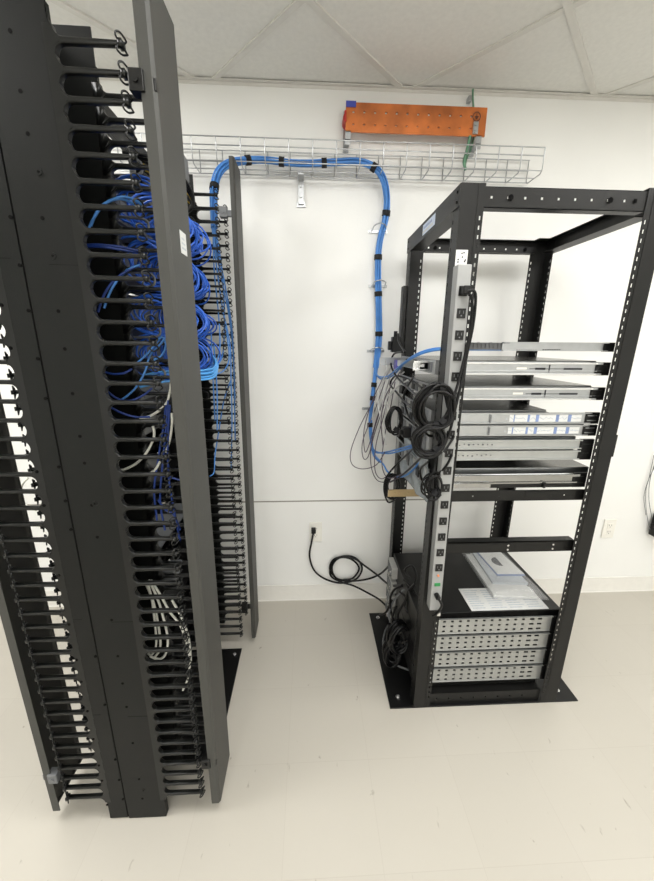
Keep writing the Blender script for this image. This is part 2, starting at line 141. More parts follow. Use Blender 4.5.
# ------------------------------------------------------------ mesh helpers
class MB:
    def __init__(s): s.v=[];s.f=[];s.m=[];s.s=[]
    def add(s,vs,fs,m=0,smooth=False):
        o=len(s.v);s.v+=[tuple(v) for v in vs]
        for f in fs: s.f.append([i+o for i in f]);s.m.append(m);s.s.append(smooth)
    def box(s,x0,x1,y0,y1,z0,z1,m=0):
        x0,x1=min(x0,x1),max(x0,x1);y0,y1=min(y0,y1),max(y0,y1);z0,z1=min(z0,z1),max(z0,z1)
        s.add([(x0,y0,z0),(x1,y0,z0),(x1,y1,z0),(x0,y1,z0),(x0,y0,z1),(x1,y0,z1),(x1,y1,z1),(x0,y1,z1)],
              [(0,3,2,1),(4,5,6,7),(0,1,5,4),(1,2,6,5),(2,3,7,6),(3,0,4,7)],m);return s
    def cbox(s,c,d,m=0): return s.box(c[0]-d[0]/2,c[0]+d[0]/2,c[1]-d[1]/2,c[1]+d[1]/2,c[2]-d[2]/2,c[2]+d[2]/2,m)
    def obox(s,o,U,V,N,u0,u1,v0,v1,n0,n1,m=0):
        P=[];o=Vector(o)
        for n in (n0,n1):
            for (u,v) in ((u0,v0),(u1,v0),(u1,v1),(u0,v1)): P.append(o+U*u+V*v+N*n)
        s.add(P,[(0,3,2,1),(4,5,6,7),(0,1,5,4),(1,2,6,5),(2,3,7,6),(3,0,4,7)],m)
    def plate(s,o,U,V,th,u0,u1,v0,v1,uh=(),vh=(),m=0):
        U=Vector(U);V=Vector(V);N=U.cross(V);c=u0
        for a,b in sorted(uh):
            if a>c: s.obox(o,U,V,N,c,a,v0,v1,0,th,m)
            d=v0
            for e,f in sorted(vh):
                if e>d: s.obox(o,U,V,N,a,b,d,e,0,th,m)
                d=f
            if v1>d: s.obox(o,U,V,N,a,b,d,v1,0,th,m)
            c=b
        if u1>c: s.obox(o,U,V,N,c,u1,v0,v1,0,th,m)
    def cyl(s,p0,p1,r,n=12,m=0,r1=None):
        p0,p1=Vector(p0),Vector(p1);d=(p1-p0).normalized();a=d.orthogonal().normalized();b=d.cross(a);r1=r if r1 is None else r1
        vs=[p0+(a*math.cos(t)+b*math.sin(t))*r for t in [2*PI*i/n for i in range(n)]]+[p1+(a*math.cos(t)+b*math.sin(t))*r1 for t in [2*PI*i/n for i in range(n)]]
        s.add(vs,[(i,(i+1)%n,n+(i+1)%n,n+i) for i in range(n)],m,True)
        s.add(vs,[tuple(range(n))[::-1],tuple(range(n,2*n))],m);return s
    def prism(s,poly,f0,f1,m=0,smooth=False):   # f0,f1 map (a,b)->3d
        n=len(poly);vs=[f0(*p) for p in poly]+[f1(*p) for p in poly]
        s.add(vs,[tuple(range(n))[::-1],tuple(range(n,2*n))]+[(i,(i+1)%n,n+(i+1)%n,n+i) for i in range(n)],m,smooth);return s
    def sweep(s,pts,r,n=6,m=0,closed=False):
        P=[Vector(p) for p in pts];N=len(P)
        T=[]
        for i in range(N):
            a=P[(i-1)%N] if (closed or i>0) else P[i];b=P[(i+1)%N] if (closed or i<N-1) else P[i]
            t=b-a
            T.append(t.normalized() if t.length>1e-9 else Vector((0,0,1)))
        nrm=T[0].orthogonal().normalized();vs=[]
        for i in range(N):
            nrm=(nrm-T[i]*nrm.dot(T[i]));nrm=nrm.normalized() if nrm.length>1e-6 else T[i].orthogonal().normalized()
            bn=T[i].cross(nrm)
            for k in range(n):
                t=2*PI*k/n;vs.append(P[i]+(nrm*math.cos(t)+bn*math.sin(t))*r)
        fs=[]
        for i in range(N if closed else N-1):
            j=(i+1)%N
            for k in range(n): fs.append((i*n+k,i*n+(k+1)%n,j*n+(k+1)%n,j*n+k))
        s.add(vs,fs,m,True)
        if not closed: s.add(vs[:n],[tuple(range(n))[::-1]],m);s.add(vs[-n:],[tuple(range(n))],m)
        return s
    def mesh(s,name,mats):
        me=bpy.data.meshes.new(name);me.from_pydata(s.v,[],s.f)
        for mt in mats: me.materials.append(mt)
        me.polygons.foreach_set('material_index',s.m);me.polygons.foreach_set('use_smooth',s.s)
        bm=bmesh.new();bm.from_mesh(me);bmesh.ops.recalc_face_normals(bm,faces=bm.faces);bm.to_mesh(me);bm.free()
        me.update();return me
    def build(s,name,mats,parent=None,bevel=0,seg=2):
        if not isinstance(mats,(list,tuple)): mats=[mats]
        o=bpy.data.objects.new(name,s.mesh(name,mats));COL.objects.link(o)
        if parent: setp(o,parent)
        if bevel:
            md=o.modifiers.new('bevel','BEVEL');md.width=bevel;md.segments=seg;md.limit_method='ANGLE';md.harden_normals=False
        return o
def setp(o,p):
    o.parent=p;o.matrix_parent_inverse=Matrix.Translation(p.location).inverted() if p.parent is None else Matrix.Identity(4)
    if p.parent is not None: o.matrix_parent_inverse=Matrix.Identity(4)
def tag(o,label,cat,group=None):
    o['label']=label;o['category']=cat
    if group:o['group']=group
    return o
def thing(name,label,cat,loc=(0,0,0),group=None):
    o=bpy.data.objects.new(name,None);o.empty_display_size=.05;COL.objects.link(o);o.location=loc
    bpy.context.view_layer.update()
    return tag(o,label,cat,group)
def struct(mb,name,m,**k):
    o=mb.build(name,m,**k);o['kind']='structure';return o
def cr(pts,k=6,closed=False):
    P=[Vector(p) for p in pts];n=len(P);out=[]
    rng=range(n if closed else n-1)
    for i in rng:
        g=lambda j:P[j%n] if closed else P[max(0,min(n-1,j))]
        a,b,c,d=g(i-1),g(i),g(i+1),g(i+2)
        for q in range(k):
            t=q/k;out.append(.5*((2*b)+(c-a)*t+(2*a-5*b+4*c-d)*t*t+(3*b-a-3*c+d)*t**3))
    if not closed: out.append(P[-1])
    return out
def tube(name,pts,r,m,parent=None,n=6,k=5,closed=False):
    return MB().sweep(cr(pts,k,closed),r,n,0,closed).build(name,m,parent)
def strands(pts,n,R,k=5,twist=2.0,seed=1):
    rnd=random.Random(seed);C=cr(pts,k);out=[]
    fr=[];nrm=None
    for i in range(len(C)):
        t=(C[min(i+1,len(C)-1)]-C[max(i-1,0)]).normalized()
        if nrm is None:nrm=t.orthogonal().normalized()
        nrm=(nrm-t*nrm.dot(t)).normalized();fr.append((nrm.copy(),t.cross(nrm)))
    for j in range(n):
        if j==0: rho,ph=0,0
        elif j<7: rho,ph=R*.45,2*PI*j/6
        else: rho,ph=R*.93,2*PI*(j-7)/max(1,n-7)
        w=rnd.uniform(.6,1.4);p0=rnd.uniform(0,6)
        L=[]
        for i,c in enumerate(C):
            s=i/len(C);a=ph+twist*s*w+.35*math.sin(s*9+p0);rr=rho*(1+.12*math.sin(s*14*w+p0))
            L.append(c+fr[i][0]*math.cos(a)*rr+fr[i][1]*math.sin(a)*rr)
        out.append(L)
    return out
def bake(o):
    dg=bpy.context.evaluated_depsgraph_get();me=bpy.data.meshes.new_from_object(o.evaluated_get(dg));o.modifiers.clear();o.data=me
def copy_as(o,parent,loc):
    c=o.copy();COL.objects.link(c);c.parent=parent;c.location=loc;return c
# ------------------------------------------------------------ room
X0,X1,Y0,Y1,H=-2.7,3.3,-5.0,1.87,2.591
struct(MB().box(X0,X1,Y0,Y1,-.05,0),'floor',FLOOR)
struct(MB().box(X0,X1,Y0,Y1+.1,H+.006,H+.05),'ceiling',TILE)
struct(MB().box(X0,X1,Y1,Y1+.1,0,H+.006),'wall_back',WALL)
struct(MB().box(X0-.1,X0,Y0,Y1+.1,0,H+.006),'wall_left',WALL)
struct(MB().box(X1,X1+.1,Y0,Y1+.1,0,H+.006),'wall_right',WALL)
struct(MB().box(X0,X1,Y0-.1,Y0,0,H+.006),'wall_front',WALL)
struct(MB().box(X0,X1,Y1-.003,Y1,0,.106).box(X0,X1,Y1-.009,Y1-.003,0,.004).box(X0,X1,Y1-.005,Y1,.104,.107),'baseboard_back',BASE)
struct(MB().box(X0,.95,Y1-.0015,Y1,.657,.664),'trim_1',SEAM)
struct(MB().box(X0,X1,Y1-.018,Y1,H-.001,H+.002).box(X0,X1,Y1-.002,Y1,H-.012,H-.001),'trim_2',TBAR)
ga=.7744;e1=Vector((math.cos(ga),math.sin(ga)));e2=Vector((math.sin(ga),-math.cos(ga)));g0=Vector((-.0079,1.4697));S=.6096
tb=MB()
for fam,(d,q) in enumerate(((e1,e2),(e2,e1))):
    for k in range(-14,15):
        o=g0+q*(S*k);ts=[]
        lo,hi=-20,20
        for ax,(a,b) in enumerate(((X0,X1),(Y0,Y1-.005))):
            t0,t1=(a-o[ax])/d[ax],(b-o[ax])/d[ax]
            if t0>t1:t0,t1=t1,t0
            lo=max(lo,t0);hi=min(hi,t1)
        if hi-lo>.05:
            D=Vector((d[0],d[1],0));Q=Vector((q[0],q[1],0))
            tb.obox((o[0],o[1],H),D,Q,Vector((0,0,1)),lo,hi,-.012,.012,.0006*fam,.0065-.0005*fam)
struct(tb,'trim_3',TBAR)
# ceiling troffers (the lamps of the room)
LM=bpy.data.materials.new('lit_diffuser');LM.use_nodes=True
_b=LM.node_tree.nodes['Principled BSDF'];_b.inputs['Base Color'].default_value=(.9,.9,.88,1);_b.inputs['Emission Color'].default_value=(1,.97,.90,1);_b.inputs['Emission Strength'].default_value=3.0
def troffer(c,rot,label,power):
    t=thing('ceiling_light',label,'light',(c[0],c[1],H-.012),'recessed ceiling lights behind the viewpoint')
    d=Vector((math.cos(rot),math.sin(rot),0));q=Vector((-d[1],d[0],0));N=Vector((0,0,1));o=(c[0],c[1],H)
    f=MB()
    for a in ((-.6,.6,-.3,-.28),(-.6,.6,.28,.3),(-.6,-.58,-.28,.28),(.58,.6,-.28,.28)): f.obox(o,d,q,N,*a,-.012,-.001)
    f.build('frame',TBAR,t)
    MB_=MB();MB_.obox(o,d,q,N,-.58,.58,-.28,.28,-.006,-.001);MB_.build('diffuser',LM,t)
    ld=bpy.data.lights.new('troffer_light','AREA');ld.shape='RECTANGLE';ld.size=1.15;ld.size_y=.55;ld.energy=power;ld.color=(1,1,.995)
    lo=bpy.data.objects.new('troffer_light',ld);COL.objects.link(lo);lo.location=(c[0],c[1],H-.016);lo.rotation_euler=(0,0,rot);lo.parent=t;lo.matrix_parent_inverse=Matrix.Translation(t.location).inverted()
for a in LIGHTS: troffer(*a)
# ------------------------------------------------------------ vertical cable managers
PIT=.0445;ZT=2.061
def finger_mesh(sx,th=.013):
    mb=MB();W=0.0;T=.118;hh=PIT/2;t=.0052;R=hh-t;tt=.004
    P=[];n=8
    for i in range(n+1):
        a=PI+ -PI/2*i/n   # from 180deg to 90deg around (R,-hh)
        P.append((R+R*math.cos(a),-hh+R*math.sin(a)))
    P.append((T,-tt));P.append((T,tt))
    for i in range(n+1):
        a=-PI/2-PI/2*i/n
        P.append((R+R*math.cos(a),hh+R*math.sin(a)))
    P=[(-.0165,-hh)]+P+[(-.0165,hh)]
    mb.prism(P,lambda a,b:(sx*a,0,b),lambda a,b:(sx*a,th,b));npz=2*len(P)
    c=th/2
    mb.box(sx*(T-.004),sx*(T+.004),c-.008,c+.008,-.0055,.0055)
    for s in (1,-1):
        L=[(sx*T,c,0),(sx*(T-.005),c-.009,s*.008),(sx*(T-.004),c-.008,s*.014),(sx*(T+.001),c-.002,s*.0165),(sx*(T+.006),c+.007,s*.011),(sx*(T+.005),c+.008,s*.008)]
        mb.sweep(cr(L,3,True),.0019,5,0,True)
    o=mb.build('finger',FING)
    me0=o.data;at=me0.attributes.new('bevel_weight_edge','FLOAT','EDGE');vc=me0.vertices
    for e in me0.edges:
        a,b=vc[e.vertices[0]].co,vc[e.vertices[1]].co
        if abs(a.y-b.y)<1e-6 and (abs(a.y)<1e-6 or abs(a.y-th)<1e-6) and min(a.x*sx,b.x*sx)>-.001 and max(a.x*sx,b.x*sx)<=T+1e-5 and (a-b).length>1e-5: at.data[e.index].value=min(1,.04+max(0,(a.x+b.x)*sx/2-.0012)/(.5*R))
    md=o.modifiers.new('b','BEVEL');md.width=.0038;md.segments=3;md.limit_method='WEIGHT'
    bpy.context.view_layer.update()
    bake(o);me=o.data;print('FINGER',len(me0.vertices),len(me.vertices));bpy.data.objects.remove(o);me.name='finger'
    for p in me.polygons:p.use_smooth=len(p.vertices)<6
    return me
FR,FL=finger_mesh(1),finger_mesh(-1)
XR,XL=-.480,-.672;XC=-.577
def web(yy,name,parent,proud=-1,marks=True):
    w=MB();zt=2.182
    # two lapped plates with a seam at x=-.600
    w.box(-.606,XR-.005,yy,yy+.003,.003,zt);w.box(XL+.005,-.6105,yy+.001,yy+.004,.006,zt)
    w.box(-.6105,-.606,yy+.0025,yy+.004,.006,zt,1)
    w.box(XR-.008,XR-.005,yy+.003,yy+.02,.003,.082);w.box(XL+.005,XL+.008,yy+.004,yy+.02,.006,.082)
    w.prism([(XR-.005,2.078),(XR+.001,2.078),(XR-.002,2.083),(XR-.005,2.09),(XR-.007,2.10),(XR-.005,2.115)],lambda a,b:(a,yy,b),lambda a,b:(a,yy+.011,b))
    if marks:
        rnd=random.Random(3)
        z=.07
        while z<2.12:
            for x in (-.485-.006,-.553,-.615,-.668):
                if rnd.random()<.8:
                    zz=z+rnd.choice((0,.012,.022)) 
                    w.cyl((x,yy+.0012,zz),(x,yy-.0004,zz),.0040,8,1)
            z+=.0888*rnd.choice((1,1,1.5))
        for z in (.443,.785,1.683):
            w.box(-.555,-.492,yy-.0002,yy+.001,z,z+.0008,1)
            w.box(-.66,-.632,yy+.0008,yy+.001,z+.01,z+.0108,1)
        for z in (1.70,1.14,.13,1.85):
            w.cyl((-.545,yy+.0012,z),(-.545,yy-.0012,z),.007,12,0);w.cyl((-.545,yy,z),(-.545,yy-.0016,z),.0025,8,1)
    return w.build(name,[CHAR_SHADED,DARK],parent)
def fingers(parent,rows,pit,stuff_rows):
    for me,x,yy in rows:
        for i in range(45):
            o=bpy.data.objects.new('finger',me);COL.objects.link(o);setp(o,parent);o.location=(x,yy,ZT-pit*i)
    if stuff_rows:
        mb=MB()
        for me,x,yy in stuff_rows:
            vs=[v.co.copy() for v in me.vertices];fs=[tuple(p.vertices) for p in me.polygons]
            for i in range(45): mb.add([v+Vector((x,yy,ZT-pit*i)) for v in vs],fs,0,True)
        o=mb.build('finger',FING,parent);o['kind']='stuff'
def door(side,y0,y1,parent,z0=.05,z1=2.187,off=.272,fl=.028):
    xo=XC+side*off;s=side;th=.0025
    out=[(xo-s*fl,y0),(xo-s*.006,y0),(xo,y0+.007),(xo,y1-.007),(xo-s*.005,y1),(xo-s*.011,y1)]
    inn=[(xo-s*.011,y1-th),(xo-s*.007,y1-th),(xo-s*th,y1-.008),(xo-s*th,y0+.008),(xo-s*.007,y0+th),(xo-s*fl,y0+th)]
    P=out+inn;mb=MB()
    n=len(P)
    # prism side walls + strips as caps
    vs=[(a,b,z0) for a,b in P]+[(a,b,z1) for a,b in P]
    mb.add(vs,[(i,(i+1)%n,n+(i+1)%n,n+i) for i in range(n)],0)
    caps=[(i,i+1,n-2-i,n-1-i) for i in range(5)]
    mb.add(vs,caps+[tuple(j+n for j in c) for c in caps],0)
    x=xo-s*.002
    mb.box(x-s*.008,x,y0+.004,y1-.004,z0,z0+.003);mb.box(x-s*.008,x,y0+.004,y1-.004,z1-.003,z1)
    return mb.build('door',CHAR_LIT,parent)
def manager(ya,yb,label,near):
    t=thing('vertical_cable_manager',label,'cable manager',(XC,(ya+yb)/2,0))
    web(ya,'finger_panel',t);web(yb,'finger_panel',t,marks=False)
    MB().box(XC-.0015,XC+.0015,ya+.004,yb,.01,2.17).build('back_panel',BLK2,t)
    if near:
        fingers(t,[(FR,XR,ya-.0005),(FL,XL,ya+.0005)],PIT,[(FR,XR,yb-.002),(FL,XL-.016,yb-.002)])
    else:
        fingers(t,[(FR,XR,ya-.002),(FR,XR,yb-.002)],.0452,[(FL,XL,ya-.002),(FL,XL,yb-.002)])
    for s in (1,-1):
        d=door(s,ya+.002,yb-.002 if near else yb-.02,t,z0=.05 if near else .042,off=.272 if near else .287,fl=.028 if near else .019)
        for z in (2.005,.235 if s>0 else .2):
            x=XC+s*.238
            MB().box(x-.014,x+.014,ya-.004,ya+.022,z-.018,z+.018).box(x+s*.010,x+s*.034,ya+.004,ya+.018,z-.013,z+.008).cyl((x,ya-.004,z),(x,ya-.008,z),.006,10).build('latch',BLK if near and (z>1 or s>0) or not near and z<1 else GREYP,d,bevel=.002)
    t.rotation_euler=(0,.0085,0)
    return t
mn=manager(.84,.995,'tall dark grey double-sided finger cable manager closest to the viewer, at the left edge',True)
mf=manager(1.537,1.69,'tall dark grey finger cable manager standing farther back, next to the wall',False)
door_n=[o for o in mn.children if o.name.startswith('door')][0]
st=MB().box(-.3052,-.3042,.910,.950,1.728,1.775,0)
for i in range(3): st.box(-.3043,-.3039,.916+.001*i,.944-.004*i,1.738+.010*i,1.742+.010*i,1)
o=st.build('sticker',[PAP,PAPG],door_n);o['label']='small white sticker'
# ------------------------------------------------------------ two post rack
tp=thing('two_post_rack','black two-post rack bolted to the floor between the finger cable managers','rack',(XC,1.27,0))
for ya,yb in ((1.003,1.033),(1.505,1.533)):
    p=MB();inn=yb if ya<1.2 else ya;out=ya if ya<1.2 else yb
    p.box(-.615,-.54,out-.002 if out>1.2 else out,out if out>1.2 else out+.002,.006,2.14)
    for x in (-.615,-.542): p.box(x,x+.002,min(ya,yb),max(ya,yb),.006,2.14)
    p.build('post',BLK,tp)
MB().box(-.615,-.54,1.003,1.533,2.14,2.143).box(-.542,-.54,1.003,1.533,2.08,2.14).build('top_angle',BLK,tp)
pl=MB().box(-.80,-.357,1.0,1.51,.0,.007)
pl.box(-.54,-.534,1.03,1.5,.007,.09)
pl.build('base_plate',BLK2,tp,bevel=.001)
for x,y in ((-.385,1.47),(-.385,1.04),(-.77,1.47),(-.77,1.04)):
    MB().cyl((x,y,.007),(x,y,.014),.009,6).cyl((x,y,.014),(x,y,.018),.004,8).build('anchor_bolt',SCREW,tp)
# equipment in the two post rack
ordn=['topmost','second','third','fourth','fifth','lowest']
for i,z in enumerate((1.95,1.82,1.69,1.56,1.44,1.32)):
    t=thing('horizontal_cable_organizer','black ring cable organizer in the two-post rack, '+(ordn[i] if i in(0,5) else ordn[i]+' from the top'),'cable organizer',(-.53,1.27,z),'ring cable organizers in the two-post rack')
    MB().box(-.534,-.53,1.036,1.502,z-.022,z+.022).build('face_plate',BLK2,t)
    for y in (1.06,1.17,1.28,1.39,1.48):
        tube('ring',[(-.53,y,z+.018),(-.47,y,z+.018),(-.425,y,z+.014),(-.415,y,z),(-.425,y,z-.016),(-.47,y,z-.019),(-.53,y,z-.018)],.0035,GREYP if y<1.1 else BLK2,t,6,3)
for i,z in enumerate((1.885,1.755,1.625,1.50,1.38)):
    t=thing('patch_bay','black patch panel in the two-post rack, '+('topmost' if i==0 else 'lowest' if i==4 else ordn[i]+' from the top'),'patch panel',(-.56,1.27,z),'patch panels in the two-post rack')
    MB().box(-.64,-.532,1.036,1.502,z-.038,z+.038).build('housing',BLK2,t)
    p=MB().box(-.5325,-.531,1.05,1.49,z-.03,z+.03)
    for r in (-.018,.018):
        for k in range(12): p.cbox((-.530,1.07+.035*k,z+r),(.004,.016,.013))
    p.build('port_block',GREYP,t)
for i,(z,l) in enumerate(((1.20,'black switch with green port lamps above the grey switch, in the two-post rack'),(1.02,'plain black switch in the middle of the two-post rack'),(.79,'dark grey switch under the vertical blue cables in the two-post rack'),(.50,'black switch behind the drooping white cables'),(.30,'lowest black switch in the two-post rack'))):
    t=thing('network_switch',l,'switch',(-.6,1.27,z))
    MB().box(-.76,-.525,1.045,1.50,z-.04,z+.04).box(-.529,-.525,1.036,1.504,z-.04,z+.04).build('chassis',GREYP if i==2 else BLK2,t,bevel=.001)
    p=MB()
    for r in (-.014,.014):
        for k in range(16): p.cbox((-.5245,1.07+.026*k,z+r),(.003,.014,.012),0)
    p.build('port_block',DARK,t)
# grey power adaptor seen between fingers
o=MB().cbox((-.49,1.08,.77),(.07,.05,.045)).cbox((-.46,1.08,.80),(.04,.03,.02)).build('power_adapter',GREYP,None,bevel=.004);tag(o,'grey power adapter block hanging behind the near fingers','power adapter')
# blue patch cable coils
for ci,(z,nn) in enumerate(((1.872,26),(1.735,24),(1.60,22),(1.487,16))):
    t=thing('patch_cable_coil','royal blue coiled patch cables bulging from the two-post rack, '+['topmost bundle','second bundle from the top','third bundle from the top','loosest bundle, lowest'][ci],'cable coil',(-.42,1.27,z),'royal blue patch cable coils')
    rnd=random.Random(20+ci)
    for j in range(nn):
        y=1.07+.40*j/nn+rnd.uniform(-.01,.01);a=.050+rnd.uniform(0,.036);b=.036+rnd.uniform(0,.032);cx=-.431+rnd.uniform(-.01,.006);tl=rnd.uniform(-.04,.04)
        L=[]
        for k in range(8):
            q=2*PI*k/8;L.append((cx+a*math.cos(q)*(1+rnd.uniform(-.05,.05)),y+tl*math.sin(q)+.012*math.cos(q),z+b*math.sin(q)*(1+rnd.uniform(-.06,.06))-.008*math.cos(q)))
        tube('cable',L,.0030,ROYAL,t,5,3,True)
t=thing('patch_cable_coil','light blue patch cables gathered sideways below the royal blue coils','cable coil',(-.38,1.3,1.42))
for j in range(12):
    dz=.035*(random.random()-.5);dy=random.uniform(-.05,.05)
    tube('cable',[(-.52,1.12+dy,1.41+dz),(-.45,1.18+dy,1.425+dz),(-.375,1.26+dy*.6,1.42+dz),(-.340,1.31+dy*.4,1.425+dz),(-.345,1.37+dy*.3,1.45+dz*.7),(-.38,1.42,1.49+dz*.5)],.003,LBLUE,t,5,4)
t=thing('cable_bundle','black cable loop with yellow strands above the topmost blue coil','cable bundle',(-.41,1.3,2.0))
for j in range(7):
    d=.009*j
    tube('cable',[(-.52,1.20+d,2.04),(-.43,1.22+d,2.035-d),(-.375-d*.2,1.27+d,2.005-d),(-.362-d*.3,1.30,1.955-d*.3),(-.40,1.30,1.92),(-.50,1.25,1.91)],.0016 if j in(3,5) else .0042,YEL if j in(3,5) else RUB,t,6,4)
o=MB().cbox((-.392,1.30,2.045),(.034,.06,.075)).build('power_adapter',GREYP,None,bevel=.012,seg=3);tag(o,'rounded grey adapter lying above the topmost blue coil','power adapter')
# cables in the near manager
WL=['white cable drooping in a narrow loop, leftmost of the lower white cables','white cable drooping in a wide loop low in the near manager','white cable running down to the right behind the lower near fingers','white cable in the inner drooping loop low in the near manager',
 'short white cable at mid height behind the near finger tips','white cable curving left across the near fingers','short white cable bend under the curving one','white cable from the blue coils down the near finger tips','white cable hugging the near door low down']
for i,p in enumerate(PTS['white']):
    o=tube('patch_cable',p,.0036,WHC);tag(o,WL[i],'cable','white cables in the near manager')
BL=['blue cable dropping behind near finger tips, leftmost strand','blue cable dropping behind near finger tips, middle strand','blue cable dropping beside the near door','short blue cable bending right at the lower end of the drop','short blue cable crossing to the right under the white loops']
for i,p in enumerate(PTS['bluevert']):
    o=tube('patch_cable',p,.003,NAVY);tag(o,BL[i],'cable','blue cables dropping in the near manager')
AL=['light blue cable arch behind the upper near fingers, outer one','light blue cable arch behind the upper near fingers, inner one','blue cable crossing level behind the near fingers, upper one','blue cable crossing level behind the near fingers, lower one','blue cable curving down left above mid height, outer one','blue cable curving down left above mid height, inner one','flat blue cable bow in a finger opening','blue cable sagging across two finger openings','blue cable sagging to the right above the white cable','blue cable climbing right to the lowest coil','blue cable loop beside the near door under the coils']
for i,p in enumerate(PTS['bluearc']):
    q=p
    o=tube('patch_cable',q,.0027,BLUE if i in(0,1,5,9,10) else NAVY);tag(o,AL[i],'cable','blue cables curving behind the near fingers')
LL=['short white cable bow beside the upper left fingers','outer white cable bow behind the lower left fingers','inner white cable bow behind the lower left fingers']
for i,p in enumerate(PTS['leftwhite']):
    o=tube('patch_cable',p,.0036,WHC);tag(o,LL[i],'cable','white cables behind the left fingers')
# ------------------------------------------------------------ blue trunk bundle
bt=thing('cable_bundle','thick blue network cable bundle through the wire tray and down the wall','cable bundle',(.335,1.83,1.41))
for L in strands(PTS['bundle'],17,.0130,5,2.5,4):
    MB().sweep(L,.0031,6).build('cable',BLUE,bt)
for p in PTS['farstrand']:
    tube('cable',p,.003,BLUE,bt,5,4)
for L in strands(PTS['low_blue'],9,.008,5,3,9): MB().sweep(L,.0032,6).build('cable',BLUE,bt)
def tie(path,p,R,parent):
    C=cr(path,6);i=min(range(len(C)),key=lambda k:(C[k]-Vector(p)).length);i=max(1,min(len(C)-2,i));d=(C[i+1]-C[i-1]).normalized()
    MB().cyl(C[i]-d*.011,C[i]+d*.011,R,14).build('strap',TIE,parent)
for p in PTS['ties']: tie(PTS['bundle'],p,.0185,bt)
for p in PTS['low_ties']: tie(PTS['low_blue'],p,.014,bt)
NB=['blue cable arching from the wall bundle to the topmost slide, upper one','blue cable arching from the wall bundle to the topmost slide, lower one','blue cable crossing from the wall bundle behind the black coil, upper one','blue cable crossing from the wall bundle behind the black coil, lower one','blue cable sagging under the thin fibre loops']
for i,p in enumerate(PTS['branch']):
    o=tube('network_cable',p,.0038,BLUE);tag(o,NB[i],'cable','blue cables branching into the four-post rack')
FN=['thin mauve cable in the widest loop on the wall','thin mauve cable in the narrow hairpin loop','thin mauve cable hanging lowest beside the rear post','thin mauve cable hanging next to the rear post','thin mauve cable closest to the rack','thin mauve cable in the slim middle loop','short thin mauve cable above the hairpin loop']
for i,p in enumerate(PTS['fiber']):
    o=tube('fibre_cable',p,.0023,PURP,None,5);tag(o,FN[i],'cable','thin cables looping beside the four-post rack')
SN=['clear grey cord hanging furthest left of the rear post','clear grey cord with a bend left of the rear post','clear grey cord nearest the servers','short clear grey cord between the bends','clear grey cord sweeping down from the coil to the rear post','clear grey cord hanging straight beside the rear post','clear grey cord starting at the upper server bracket']
for i,p in enumerate(PTS['silvercord']):
    o=tube('power_cable',p,.0033,GRYC,None,6);tag(o,SN[i],'cord','clear grey cords beside the rear post')
# cable clips on the wall
CN=['topmost','second from the top','third from the top','lowest']
for i,p in enumerate(PTS['clips']):
    x,y,z=p
    t=thing('cable_clip','steel cable ring clip screwed to the wall, '+CN[i]+' on the blue bundle','clip',(x,1.868,z),'cable ring clips on the wall')
    w=.045 if i<3 else .03
    MB().box(x-w,x+w,1.8655,1.8695,z-.006,z+.006).cyl((x-w+.008,1.8655,z),(x-w+.008,1.862,z),.004,8).cyl((x+w-.008,1.8655,z),(x+w-.008,1.862,z),.004,8).build('bar',ZINC,t)
    tube('ring',[(x-.03,1.864,z),(x-.027,1.845,z+.004),(x-.024,1.815,z+.012),(x,1.80,z+.018),(x+.028,1.815,z+.012),(x+.032,1.845,z+.004),(x+.036,1.864,z)],.0028,ZINC,t,6,4)
# ------------------------------------------------------------ wire tray
tr=thing('wire_cable_tray','zinc wire mesh cable tray along the upper wall','cable tray',(0,1.85,2.246))
ya,yb,za,zb=1.741,1.852,2.246,2.337
w=MB()
xL=-1.35
for y,z in ((ya,zb),(ya,zb-.030),(ya,za+.006),(1.80,za),(yb,za+.002),(yb,zb-.042),(yb,zb)):
    w.cyl((xL,y,z),(1.005,y,z),.0024,8)
x=1.003
while x>xL:
    w.sweep([(x,ya-.003,zb),(x,ya-.003,za+.012),(x,ya+.010,za-.003),(x,yb-.010,za-.003),(x,yb+.003,za+.008),(x,yb+.003,zb)],.0024,6);x-=.0985
w.build('wire_mesh',ZINC,tr)
x=-.034
b=MB().box(x-.012,x+.012,1.855,1.8695,2.14,2.245).box(x-.012,x+.012,1.79,1.8695,2.232,2.24).box(x-.020,x+.020,1.864,1.8695,2.13,2.15).cyl((x,1.855,2.17),(x,1.848,2.17),.006,8).cyl((x,1.855,2.21),(x,1.848,2.21),.005,8)
b.build('wall_bracket',STEEL,tr)
# ------------------------------------------------------------ ground bar
gb=thing('ground_bar','orange copper grounding bar with drilled holes mounted high on the wall','ground bar',(.46,1.8,2.39))
bx0,bx1,bz0,bz1=.158,.762,2.396,2.500
holes=[(.19+.046*k-.004,.19+.046*k+.004) for k in range(12)]
m_=MB();m_.plate((0,1.80,0),(1,0,0),(0,0,1),-.006,bx0,bx1,bz0,bz1,holes,[(2.421,2.426),(2.463,2.471)])
m_.build('bar',COP,gb)
q=MB();cx,cz=.718,2.466
for k in range(20):
    a,b=2*PI*k/20,2*PI*(k+1)/20
    q.obox((cx,1.7985,cz),Vector((1,0,0)),Vector((0,0,1)),Vector((0,-1,0)),math.cos(a)*.016-.0015,math.cos(a)*.016+.0015,math.sin(a)*.016-.0022,math.sin(a)*.016+.0022,0,.0006)
q.box(cx-.001,cx+.001,1.7975,1.7985,cz,cz+.011);q.box(cx-.009,cx+.009,1.7975,1.7985,cz-.001,cz+.001);q.box(cx-.006,cx+.006,1.7975,1.7985,cz-.005,cz-.003);q.box(cx-.003,cx+.003,1.7975,1.7985,cz-.009,cz-.007)
q.build('ground_mark',INK,gb)
